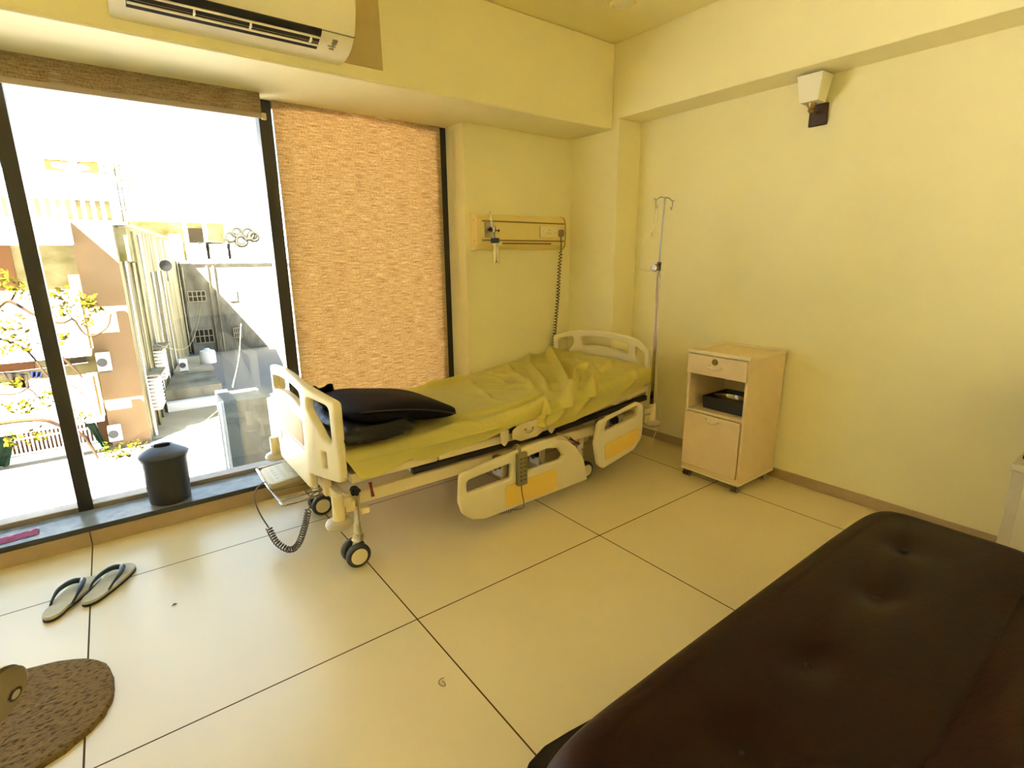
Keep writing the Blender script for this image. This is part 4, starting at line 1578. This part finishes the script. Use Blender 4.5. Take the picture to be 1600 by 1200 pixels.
def mat_stain(name, c0, c1, scale=(3, 3, 0.5), lo=0.35, hi=0.65):
    m = mat(name, c0, 0.9, spec=0.1)
    nt = m.node_tree
    tc = nt.nodes.new('ShaderNodeTexCoord')
    mp = nt.nodes.new('ShaderNodeMapping')
    mp.inputs['Scale'].default_value = scale
    nt.links.new(tc.outputs['Object'], mp.inputs['Vector'])
    n = nt.nodes.new('ShaderNodeTexNoise')
    n.inputs['Scale'].default_value = 1.0
    n.inputs['Detail'].default_value = 7
    n.inputs['Roughness'].default_value = 0.62
    nt.links.new(mp.outputs[0], n.inputs['Vector'])
    r = nt.nodes.new('ShaderNodeValToRGB')
    r.color_ramp.elements[0].position = lo
    r.color_ramp.elements[1].position = hi
    r.color_ramp.elements[0].color = (*c0, 1)
    r.color_ramp.elements[1].color = (*c1, 1)
    nt.links.new(n.outputs['Fac'], r.inputs['Fac'])
    nt.links.new(r.outputs['Color'], nt.nodes['Principled BSDF'].inputs['Base Color'])
    return m


M['lime'] = mat('limewashed_wall', (0.72, 0.70, 0.66), 0.9, spec=0.1)
M['pink_wall'] = mat_stain('pinkish_render', (0.15, 0.095, 0.048), (0.19, 0.125, 0.066), (0.8, 0.8, 0.8))
M['ochre_wall'] = mat_stain('stained_ochre_wall', (0.10, 0.085, 0.022), (0.24, 0.22, 0.12), (0.9, 0.9, 1.4))
M['alley_wall'] = mat_stain('rain_streaked_wall', (0.085, 0.070, 0.032), (0.32, 0.28, 0.16), (1.6, 1.6, 0.12), 0.40, 0.58)
M['grey_wall'] = mat_stain('weathered_grey_wall', (0.07, 0.063, 0.043), (0.22, 0.205, 0.155), (0.8, 0.8, 0.35))
M['concrete'] = mat_stain('yard_concrete', (0.24, 0.20, 0.13), (0.34, 0.30, 0.21), (0.5, 0.5, 0.5))
M['white_ground'] = mat('pale_yard_paving', (0.15, 0.147, 0.14), 0.9, spec=0.1)
M['dark_open'] = mat('dark_opening', (0.030, 0.024, 0.016), 0.8, spec=0.0)
M['rust'] = mat('rusty_shutter', (0.10, 0.045, 0.020), 0.8, spec=0.0)
M['tan'] = mat('tan_render', (0.20, 0.12, 0.045), 0.9, spec=0.0)
M['ext_white'] = mat('white_enamel', (0.55, 0.55, 0.52), 0.6, spec=0.0)
M['ext_grey'] = mat('grey_metal_outdoors', (0.06, 0.063, 0.063), 0.6, spec=0.0)
M['ext_green'] = mat('green_tarpaulin', (0.010, 0.030, 0.018), 0.7, spec=0.0)
M['sign_orange'] = mat('orange_sign_board', (0.032, 0.016, 0.006), 0.6, spec=0.0)
M['sign_red'] = mat('dull_red_sign_paint', (0.018, 0.008, 0.006), 0.6, spec=0.0)
M['bark'] = mat('bark', (0.018, 0.011, 0.006), 0.9, spec=0.0)
M['tyre'] = mat('grey_hose', (0.014, 0.0135, 0.010), 0.8, spec=0.0)
M['cloth_dark'] = mat('grey_brown_cloth', (0.016, 0.0125, 0.009), 0.9, spec=0.0)
M['cloth_blue'] = mat('blue_cloth', (0.008, 0.011, 0.030), 0.9, spec=0.0)
M['cloth_white'] = mat('white_cloth', (0.5, 0.5, 0.48), 0.9, spec=0.0)
M['blue_wall'] = mat_stain('blue_grey_paint', (0.045, 0.055, 0.055), (0.11, 0.13, 0.13), (1.2, 1.2, 0.4))


def leaf_material():
    m = bpy.data.materials.new('yellow_green_leaves')
    m.use_nodes = True
    nt = m.node_tree
    nt.nodes.clear()
    o = nt.nodes.new('ShaderNodeOutputMaterial')
    d = nt.nodes.new('ShaderNodeBsdfDiffuse')
    t = nt.nodes.new('ShaderNodeBsdfTranslucent')
    d.inputs['Color'].default_value = (0.050, 0.043, 0.004, 1)
    t.inputs['Color'].default_value = (0.06, 0.05, 0.003, 1)
    mx = nt.nodes.new('ShaderNodeMixShader')
    mx.inputs['Fac'].default_value = 0.4
    nt.links.new(d.outputs[0], mx.inputs[1])
    nt.links.new(t.outputs[0], mx.inputs[2])
    nt.links.new(mx.outputs[0], o.inputs['Surface'])
    return m


M['leaf'] = leaf_material()

struct('ground', box(B(), -40, 60, 3.6, 90, G - 0.3, G), M['white_ground'])


def part(name, m, parent, *boxes, **k):
    q = B()
    for b_ in boxes:
        box(q, *b_)
    return obj(name, q, m, parent, smooth=False, **k)


# ---- the house opposite: balconies on the left, a set back pinkish wall on the right
ho = thing('house', 'white balconied house with a pinkish side wall, opposite the window at left', 'house', (-2.5, 21, G))
part('wall', M['pink_wall'], ho, (-0.66, 0.34, 20.1, 23.5, G, 2.45))
part('wall', M['ochre_wall'], ho, (-16, -0.66, 21.6, 23.4, G, 2.4))
part('balcony_parapet', M['lime'], ho, (-16, -0.70, 18.95, 19.12, -1.05, 0.62))  # house lengthened far left, out of view, to bounce sunlight into the room
part('balcony_parapet', M['lime'], ho, (-16, -0.78, 18.95, 19.12, -3.05, -1.80))
part('balcony_floor', M['lime'], ho, (-16, -0.70, 18.95, 21.6, -1.25, -1.05))
part('balcony_floor', M['lime'], ho, (-16, -0.70, 18.95, 21.6, -3.20, -3.05))
part('roof_slab', M['lime'], ho, (-16, -0.62, 18.8, 21.6, 1.84, 2.50))
part('pillar', M['tan'], ho, (-0.86, -0.62, 19.0, 19.3, -1.05, 1.0))
part('pillar', M['tan'], ho, (-0.90, -0.66, 19.0, 19.3, -3.05, -1.80))
part('window', M['rust'], ho, (-4.3, -2.15, 21.52, 21.62, 0.2, 1.9))
part('window', M['dark_open'], ho, (-1.6, -0.95, 21.52, 21.62, -1.85, -0.9))
part('veranda_screen', M['rust'], ho, (-3.6, -2.2, 21.50, 21.6, -1.9, -1.0))
gr = B()
x = -3.1
while x < -0.95:
    box(gr, x, x + 0.045, 20.30, 20.34, -4.18, -3.20)
    x += 0.095
for z in (-4.18, -3.72, -3.24):
    box(gr, -3.1, -0.95, 20.29, 20.35, z, z + 0.05)
obj('window_grille', gr, M['ext_white'], ho, smooth=False)
part('veranda_back', M['rust'], ho, (-4, -0.7, 20.6, 20.7, G, -3.15))
part('veranda_base', M['lime'], ho, (-6, -0.95, 20.2, 20.6, G, -4.2))
# parapet with arched recesses, on the roof
pr = B()
box(pr, -6, 0.5, 20.5, 20.7, 2.40, 2.56)
box(pr, -6, 0.52, 20.35, 20.7, 3.12, 3.86)
for k in range(28):
    xx = 0.43 - 0.228 * k
    box(pr, xx - 0.045, xx + 0.055, 20.4, 20.7, 2.5, 3.14)
obj('roof_parapet', pr, M['lime'], ho, smooth=False)
part('recess_back', M['ochre_wall'], ho, (-6, 0.48, 20.72, 20.8, 2.5, 3.14))
# ---- hoarding on the roof
bb = thing('billboard', 'orange and white hoarding raised on the roof of the house opposite', 'billboard', (-0.2, 20.6, 3.86))
brd = part('board', M['sign_orange'], bb, (-0.93, 0.28, 20.50, 20.55, 3.84, 4.25))


def blob(bm, pts, y0, y1):
    prism(bm, rounded(pts, 0.03), y0, y1, 'Y')


q = B()
blob(q, [(-0.78, 4.10), (-0.10, 4.10), (0.02, 4.06), (0.10, 3.98), (-0.10, 3.93), (-0.25, 3.87), (-0.45, 3.88), (-0.52, 3.93), (-0.78, 3.98)], 20.485, 20.499)
obj('lettering_band', q, M['ext_white'], brd, smooth=False)
q = B()
blob(q, [(-0.93, 4.25), (0.28, 4.25), (0.28, 4.21), (-0.15, 4.19), (-0.22, 4.12), (-0.35, 4.12), (-0.42, 4.19), (-0.93, 4.17)], 20.485, 20.499)
obj('lettering_band', q, M['ext_white'], brd, smooth=False)
q = B()
cyl(q, (0.44, 20.5, 4.05), (0.44, 20.54, 4.05), 0.18, n=28)
lg_ = obj('logo_disc', q, M['ext_white'], bb)
q = B()
tube(q, smooth_path([(0.36, 20.485, 3.98), (0.385, 20.485, 4.08), (0.42, 20.485, 4.13), (0.45, 20.485, 4.08), (0.49, 20.485, 3.98)], 5), 0.010, 6)
obj('logo_arch', q, M['sign_red'], lg_)
q = B()
prism(q, [(0.30, 3.955), (0.56, 3.90), (0.54, 3.87), (0.36, 3.90)], 20.485, 20.499, 'Y')
obj('logo_swoosh', q, M['sign_red'], lg_, smooth=False)
for x in (0.66, 0.76):
    q = B()
    cyl(q, (x, 20.6, 2.45), (x, 20.6, 4.20), 0.035, n=10)
    obj('post', q, M['ochre_wall'], bb)
q = B()
tube(q, smooth_path([(0.78, 20.6, 3.75), (0.90, 20.6, 3.74), (0.93, 20.6, 3.60), (0.93, 20.6, 3.45)], 4), 0.03, 8)
obj('pipe_bend', q, M['rust'], bb)

# ---- long stained building down the alley
al = thing('alley_building', 'long rain streaked building running down the narrow alley', 'building', (2, 29, G))
q = B()
prism(q, [(0.345, 20.1), (3.55, 39.0), (1.5, 39.4), (0.345, 23.6)], G, 2.42, 'Z')
obj('wall', q, M['alley_wall'], al, smooth=False)
dv = Vector((3.205, 18.9)).normalized()
nv = Vector((dv.y, -dv.x))


def on_wall(t, off, z):
    p = Vector((0.345, 20.1)) + dv * t + nv * off
    return (p.x, p.y, z)


q = B()
prism(q, [on_wall(0, -0.3, 0)[:2], on_wall(0, 0.32, 0)[:2], on_wall(12, 0.32, 0)[:2], on_wall(12, -0.3, 0)[:2]], 2.42, 2.50, 'Z')
obj('eave', q, M['concrete'], al, smooth=False)
for t, r_ in ((0.6, 0.07), (1.9, 0.05), (3.0, 0.06), (4.4, 0.05), (6.5, 0.06), (8.2, 0.05), (10, 0.06)):
    q = B()
    cyl(q, on_wall(t, 0.06, G), on_wall(t, 0.06, 2.3 if t < 5 else 0.9), r_, n=8)
    obj('downpipe', q, M['ochre_wall'] if int(t) % 2 else M['lime'], al)
for t, z in ((0.25, 1.95), (1.5, 1.9)):
    q = B()
    prism(q, [on_wall(t, 0, 0)[:2], on_wall(t, 0.28, 0)[:2], on_wall(t + 0.7, 0.28, 0)[:2], on_wall(t + 0.7, 0, 0)[:2]], z - 0.6, z + 0.4, 'Z')
    obj('wall_box', q, M['ochre_wall'], al, smooth=False)
for t, z in ((1.1, -2.55), (3.4, -1.95)):
    q = B()
    for k in range(9):
        zz = z - 0.13 * k
        prism(q, [on_wall(t, 0.02, 0)[:2], on_wall(t, 0.30, 0)[:2], on_wall(t + 1.2, 0.30, 0)[:2], on_wall(t + 1.2, 0.02, 0)[:2]], zz - 0.045, zz, 'Z')
    obj('window_grille', q, M['lime'], al, smooth=False)
    q = B()
    prism(q, [on_wall(t - 0.1, 0, 0)[:2], on_wall(t - 0.1, 0.45, 0)[:2], on_wall(t + 1.3, 0.45, 0)[:2], on_wall(t + 1.3, 0, 0)[:2]], z + 0.1, z + 0.16, 'Z')
    obj('window_hood', q, M['grey_wall'], al, smooth=False)

# ---- grey building at the end of the alley
gb = thing('grey_building', 'weathered building at the alley end, half grey and half in white sunlight', 'building', (7, 38, G))
part('wall', M['grey_wall'], gb, (3.6, 15, 38, 42, G, 1.15))
part('roof_edge', M['lime'], gb, (3.6, 15, 37.8, 42, 1.15, 1.32))
for a, b_, c, d in ((3.78, 4.72, -1.15, -0.52), (3.82, 4.84, -3.74, -2.9), (6.0, 6.45, -1.21, -0.53), (6.02, 6.47, -3.6, -2.97)):
    w = part('window', M['dark_open'], gb, (a, b_, 37.93, 38.02, c, d))
    q = B()
    for k in range(5):
        xx = a + (b_ - a) * k / 4
        box(q, xx - 0.025, xx + 0.025, 37.88, 37.93, c, d)
    for k in range(3):
        zz = c + (d - c) * k / 2
        box(q, a, b_, 37.88, 37.93, zz - 0.025, zz + 0.025)
    obj('window_bars', q, M['concrete'], w, smooth=False)
for x in (3.66, 5.0, 5.35):
    q = B()
    cyl(q, (x, 37.9, G), (x, 37.9, 1.0), 0.06, n=8)
    obj('downpipe', q, M['concrete'], gb)

# ---- upper storey set back behind it
ub = thing('upper_building', 'pale upper storey with shaded brown balcony behind the grey building', 'building', (6, 47, G))
part('wall', M['lime'], ub, (8.1, 20, 45, 50, G, 4.2))
part('wall', M['ochre_wall'], ub, (1.2, 8.1, 47.5, 50, G, 4.1))
part('roof_slab', M['lime'], ub, (1.0, 8.3, 45.2, 50, 4.10, 4.95))
part('balcony_parapet', M['lime'], ub, (5.0, 8.1, 45.2, 45.5, 1.4, 2.55))
part('balcony_parapet', M['lime'], ub, (3.0, 8.1, 45.2, 45.5, -1.5, 0.95))
part('shutter', M['rust'], ub, (3.9, 4.7, 45.6, 45.8, 0.8, 3.2))
for x in (4.85, 6.1, 7.5):
    part('post', M['lime'], ub, (x, x + 0.22, 45.2, 45.5, 1.2, 4.1))
part('window', M['dark_open'], ub, (5.4, 6.6, 47.4, 47.52, 2.6, 3.7))
q = B()
tube(q, [(5.6, 45.0, 2.55), (6.4, 45.0, 2.62), (7.25, 45.0, 2.58)], [0.10, 0.14, 0.09], 8)
tag(obj('rolled_mat', q, M['tyre']), 'grey brown rolled mat lying along the far balcony parapet', 'rolled mat')
for (x, z, r_), lb in zip(((7.72, 3.0, 0.36), (8.2, 3.35, 0.36), (8.45, 2.72, 0.40), (8.95, 3.25, 0.44), (9.35, 3.05, 0.34)),
                          ('leftmost', 'upper left', 'lowest', 'largest', 'rightmost')):
    q = B()
    for k in range(4):
        rr = r_ - 0.05 * (k % 2)
        tube(q, [(x + rr * cos(2 * pi * i / 28), 44.90 - 0.09 * k, z + rr * sin(2 * pi * i / 28)) for i in range(28)], 0.085, 8, closed=True)
    tag(obj('hose_coil', q, M['tyre']), 'grey coil of hose hung on the far white wall, %s of the five' % lb, 'hose coil', 'hose coils on the far wall')
# thin skyline masts
for k, (x, h) in enumerate(((18.0, 1.3), (19.0, 1.6), (22.4, 1.2), (24.6, 1.4), (26.3, 1.2))):
    q = B()
    cyl(q, (x, 88, 12.2), (x, 88, 12.2 + h * 1.6), 0.10, n=6)
    tag(obj('roof_mast', q, M['ext_grey']), 'thin grey mast on the pale skyline, %s from the left' % ('first', 'second', 'third', 'fourth', 'fifth')[k], 'mast', 'masts on the skyline')
sk_ = thing('skyline_block', 'pale distant block carrying thin masts on the skyline', 'building', (22, 89, G))
part('wall', M['lime'], sk_, (6, 40, 87, 89.5, G, 12.2))
part('roof_edge', M['lime'], sk_, (5.8, 40.2, 86.8, 89.7, 12.0, 12.2))

# ---- low roof and ledge in the alley
lr = thing('low_shed', 'low concrete shed with a cream ledge between the alley walls', 'shed', (1.9, 25, G))
q = B()
prism(q, [(1.12, 24.0), (3.1, 24.0), (3.1, 30), (2.15, 30)], G, -3.6, 'Z')
obj('wall', q, M['grey_wall'], lr, smooth=False)
part('ledge', M['lime'], lr, (1.10, 3.0, 23.6, 24.0, G, -4.05))
q = B()
prism(q, [(1.72, 27.2), (3.3, 27.2), (3.3, 31), (2.4, 31)], -3.6, -3.45, 'Z')
obj('roof', q, M['concrete'], lr, smooth=False)
wt = thing('water_tank', 'white round water tank on the low shed roof in the alley', 'water tank', (3.27, 28.5, -3.45))
q = B()
lathe(q, [(0.0, -3.45), (0.33, -3.45), (0.34, -3.40), (0.34, -2.95), (0.30, -2.86), (0.12, -2.80), (0.0, -2.80)], (3.27, 28.5, 0), 'Z', 28)
obj('tank', q, M['ext_white'], wt)
q = B()
lathe(q, [(0.0, -2.80), (0.11, -2.80), (0.11, -2.75), (0.0, -2.74)], (3.27, 28.5, 0), 'Z', 18)
obj('lid', q, M['ext_white'], wt)
yd = struct('ground_yard', box(B(), 0.4, 3.4, 20.3, 23.6, G, G + 0.01), M['concrete'])
bl = thing('boundary_wall', 'stained grey boundary wall with a blue painted end, right of the alley', 'wall', (1.7, 13, G))
part('wall', M['grey_wall'], bl, (1.50, 2.02, 10.2, 11.1, G, -1.10))
part('painted_end', M['blue_wall'], bl, (1.30, 1.50, 10.15, 11.1, G, -1.05))
q = B()
cyl(q, (1.20, 10.0, G), (1.24, 10.0, -1.02), 0.038, n=12)
obj('downpipe', q, M['ext_white'], bl)
struct('wall_added_shade_storeys', box(B(), -14, 12, -6, 3.72, 2.90, 9.0), M['lime'])  # unseen storeys overhead, added to cast shade on the near yard
struct('wall_exterior_lower', box(B(), -14, 12, -6, 3.55, G, -0.52), M['lime'])

# ---- air conditioner units, dish, tarpaulins, washing
def ac_unit(x, y, z, w, h, dd, label):
    r = thing('outdoor_unit', label, 'air conditioner unit', (x, y, z), group='outdoor air conditioner units')
    part('case', M['ext_white'], r, (x - w / 2, x + w / 2, y, y + dd, z, z + h))
    q = B()
    cyl(q, (x - w * 0.12, y - 0.012, z + h / 2), (x - w * 0.12, y, z + h / 2), min(w, h) * 0.38, n=24)
    obj('fan_grille', q, M['ext_grey'], r)
    part('bracket', M['ext_grey'], r, (x - w * 0.4, x + w * 0.4, y + 0.02, y + dd + 0.06, z - 0.05, z))
    return r


ac_unit(-0.47, 19.65, -1.85, 0.34, 0.52, 0.38, 'white outdoor cooling unit high on the pinkish wall')
ac_unit(-0.54, 19.60, -4.05, 0.34, 0.44, 0.34, 'white outdoor cooling unit low at the foot of the pinkish wall')
ac_unit(2.05, 26.2, -3.30, 0.32, 0.5, 0.3, 'small outdoor cooling unit far down the stained alley wall')
sd_ = thing('satellite_dish', 'grey satellite dish on the stained alley building', 'satellite dish', (1.82, 24.0, 0.6))
q = B()


def dishf(u, v):
    a = 2 * pi * u
    r = 0.20 * v
    return Vector((1.82 + r * cos(a), 23.9 + 0.25 * v * v * 0.5, 1.17 + r * sin(a)))


surf(q, dishf, 28, 8, closed_u=True)
bmesh.ops.remove_doubles(q, verts=q.verts, dist=1e-5)
bmesh.ops.solidify(q, geom=q.faces[:], thickness=0.01)
obj('reflector', q, M['ext_grey'], sd_)
q = B()
tube(q, [(1.82, 24.05, 0.6), (1.82, 24.05, 1.17), (1.82, 23.6, 1.17)], 0.02, 8)
obj('mount', q, M['ext_grey'], sd_)


def cloth(name, label, cat, pts, y, m, group=None, fold=0.04):
    a, b_, c, d = [Vector((p[0], 0, p[1])) for p in pts]

    def f(u, v):
        p = a.lerp(b_, u).lerp(d.lerp(c, u), v)
        return Vector((p.x, y + fold * sin(u * 16 + v * 3) * (0.3 + v), p.z))
    q = surf(B(), f, 24, 12)
    bmesh.ops.solidify(q, geom=q.faces[:], thickness=0.006)
    return tag(obj(name, q, m, angle=180), label, cat, group)


cloth('tarpaulin', 'green tarpaulin hanging over the veranda at the far left', 'tarpaulin', [(-3.45, -3.35), (-2.75, -3.35), (-3.05, -4.3), (-3.7, -4.4)], 19.9, M['ext_green'], fold=0.08)
cloth('tarpaulin', 'narrow green tarpaulin hanging beside the lower cooling unit', 'tarpaulin', [(-1.22, -3.25), (-0.98, -3.25), (-0.72, -4.3), (-0.86, -4.35)], 19.55, M['ext_green'], fold=0.05)
cloth('washing', 'grey brown garment drying on the balcony line at left', 'washing', [(-2.55, -1.45), (-2.10, -1.56), (-2.12, -1.95), (-2.45, -1.90)], 18.78, M['cloth_dark'], 'washing on the balcony')
cloth('washing', 'blue cloth drying on the balcony line', 'washing', [(-2.06, -1.50), (-1.80, -1.55), (-1.82, -1.68), (-2.04, -1.66)], 18.78, M['cloth_blue'], 'washing on the balcony')
cloth('washing', 'white sheet drying below the blue cloth on the balcony line', 'washing', [(-2.06, -1.70), (-1.72, -1.75), (-1.74, -2.15), (-2.08, -2.10)], 18.76, M['cloth_white'], 'washing on the balcony')
q = B()
tube(q, [(-4.5, 18.8, -1.40), (-2.3, 18.8, -1.47), (-0.8, 18.8, -1.42)], 0.012, 6)
tag(obj('washing_line', q, M['ext_grey']), 'thin washing line strung along the balcony opposite', 'washing line')

# ---- tree in front of the house and small shrubs
tr = thing('tree', 'bare branched tree with sparse yellow green leaves in front of the house', 'tree', (-2.7, 12.0, G))
q = B()
tube(q, smooth_path([(-2.75, 12.1, G), (-2.72, 12.1, -2.6), (-2.6, 12.05, -1.2), (-2.3, 12.0, -0.2), (-1.75, 12.0, 0.45)], 6), [0.11] * 8 + [0.09] * 9 + [0.07] * 8, 10)
obj('trunk', q, M['bark'], tr)
BR = [([(-2.62, 12.05, -1.35), (-1.82, 12.0, -1.29), (-1.3, 11.9, -1.31), (-1.08, 11.95, -1.47), (-0.79, 12.0, -1.74), (-0.72, 12.05, -1.96), (-0.65, 12.0, -2.23)], 0.045, 0.022),
      ([(-1.7, 12.0, 0.2), (-1.36, 12.0, -0.01), (-1.21, 12.0, -0.25), (-1.09, 12.0, -0.58), (-0.91, 12.0, -0.74), (-0.76, 12.0, -0.82), (-0.63, 12.0, -1.08), (-0.53, 12.0, -1.29)], 0.022, 0.009),
      ([(-1.0, 12.0, -0.1), (-0.83, 12.0, -0.29), (-0.63, 12.0, -0.67)], 0.026, 0.020),
      ([(-1.62, 12.0, 0.5), (-1.48, 12.0, 0.67), (-1.34, 12.0, 0.73), (-1.07, 12.0, 0.48), (-0.77, 11.9, 0.34), (-0.59, 11.95, 0.38), (-0.5, 12.0, 0.15), (-0.37, 12.0, 0.06), (-0.14, 12.0, 0.2), (-0.05, 12.0, 0.44)], 0.034, 0.014),
      ([(-1.34, 12.0, 0.73), (-1.26, 12.1, 0.88), (-1.2, 12.2, 1.05)], 0.02, 0.010),
      ([(-0.59, 11.95, 0.38), (-0.66, 12.0, 0.54), (-0.61, 12.0, 0.61)], 0.014, 0.006),
      ([(-2.45, 12.0, -0.65), (-1.6, 11.9, -0.8), (-1.35, 11.9, -0.75), (-1.2, 11.9, -1.1)], 0.02, 0.008)]
for pts, a, b_ in BR:
    p = smooth_path(pts, 5)
    q = B()
    tube(q, p, [a + (b_ - a) * i / (len(p) - 1) for i in range(len(p))], 8)
    obj('branch', q, M['bark'], tr)


def leaves(cl, n, spread, size):
    q = B()
    for c in cl:
        for _ in range(n):
            p = Vector(c) + Vector((random.gauss(0, spread), random.gauss(0, spread), random.gauss(0, spread * 0.8)))
            R_ = Euler((random.uniform(-1, 1), random.uniform(-1, 1), random.uniform(0, 6.28))).to_matrix()
            s = size * random.uniform(0.6, 1.3)
            prof_ = [(0, 0), (0.3, 0.28), (0.65, 0.24), (1, 0), (0.65, -0.24), (0.3, -0.28)]
            vs = [q.verts.new(p + R_ @ Vector((x * s, y * s, 0.06 * s * (1 - abs(y) * 3)))) for x, y in prof_]
            q.faces.new(vs)
    return q


LC = [(-1.37, 12.0, 1.06), (-1.35, 12.0, 1.18), (-1.28, 12.0, 0.9), (-1.13, 12.0, 0.89), (-1.37, 12.0, 0.43), (-1.31, 12.0, 0.32), (-1.52, 12.0, 0.33), (-1.42, 12.0, 0.11), (-1.24, 12.0, -0.02), (-1.53, 12.0, -0.04), (-0.77, 12.0, 0.84), (-0.6, 12.0, 0.84), (-0.64, 12.0, 0.59), (-0.77, 12.0, 0.55), (-0.35, 12.0, 0.74), (-0.32, 12.0, 0.63), (-0.29, 12.0, 0.57), (-0.41, 12.0, 0.35), (-0.8, 12.0, 0.1), (-1.55, 12.0, -0.64), (-1.19, 12.0, -0.93), (-1.53, 12.0, -0.99), (-1.43, 12.0, -1.12), (-1.65, 12.0, -0.97), (-1.77, 12.0, -1.63), (-1.39, 12.0, -1.6), (-0.73, 12.0, -1.37)]
obj('foliage', leaves(LC, 26, 0.07, 0.10), M['leaf'], tr, smooth=False)
sh = thing('shrub', 'yellow green shrub by the boundary wall below the bed foot', 'shrub', (2.05, 13.0, G))
obj('foliage', leaves([(1.93, 13.0, -3.16), (2.12, 13.0, -3.04), (2.08, 13.0, -2.79), (2.16, 13.0, -3.3), (1.87, 13.0, -3.39), (2.07, 13.0, -3.52), (2.05, 13, -3.9)], 26, 0.10, 0.14), M['leaf'], sh, smooth=False)
q = B()
tube(q, [(2.05, 13.0, G), (2.05, 13.0, -3.6), (2.08, 13.0, -3.0)], [0.03, 0.02, 0.01], 8)
obj('stem', q, M['bark'], sh)
s2_ = thing('shrub', 'low straggling shrub along the foot of the pinkish wall', 'shrub', (-0.3, 18.8, G))
obj('foliage', leaves([(-0.8, 18.8, -3.99), (-0.53, 18.8, -4.21), (-0.2, 18.8, -4.13), (-0.7, 18.8, -4.25), (-0.4, 18.8, -4.3), (-0.04, 18.8, -4.06), (0.1, 18.8, -4.2)], 16, 0.11, 0.14), M['leaf'], s2_, smooth=False)
q = B()
for x in (-0.6, -0.3, 0.0):
    tube(q, [(x, 18.8, G), (x + 0.05, 18.8, -4.1)], [0.02, 0.008], 6)
obj('stem', q, M['bark'], s2_)
# overhead cables
for nm, pts in (('black cable slung low across the yard', [(-4, 14, -3.4), (-1.5, 14, -3.55), (0.5, 14, -2.9), (2.0, 14.2, -2.0)]),
                ('thin pale cable crossing the alley mouth', [(0.9, 21.5, -1.4), (2.2, 24, -1.9), (4.2, 36, -1.2)]),
                ('thin cable running up past the far grey building', [(2.3, 25, -1.8), (3.3, 30, -1.0), (4.2, 37, 0.3)]),
                ('thin cable falling toward the painted wall end', [(3.6, 21, -0.9), (2.6, 16, -1.2), (1.6, 11, -1.0)])):
    q = B()
    tube(q, smooth_path(pts, 6), 0.012, 6)
    tag(obj('overhead_cable', q, M['ochre_wall']), nm, 'cable')
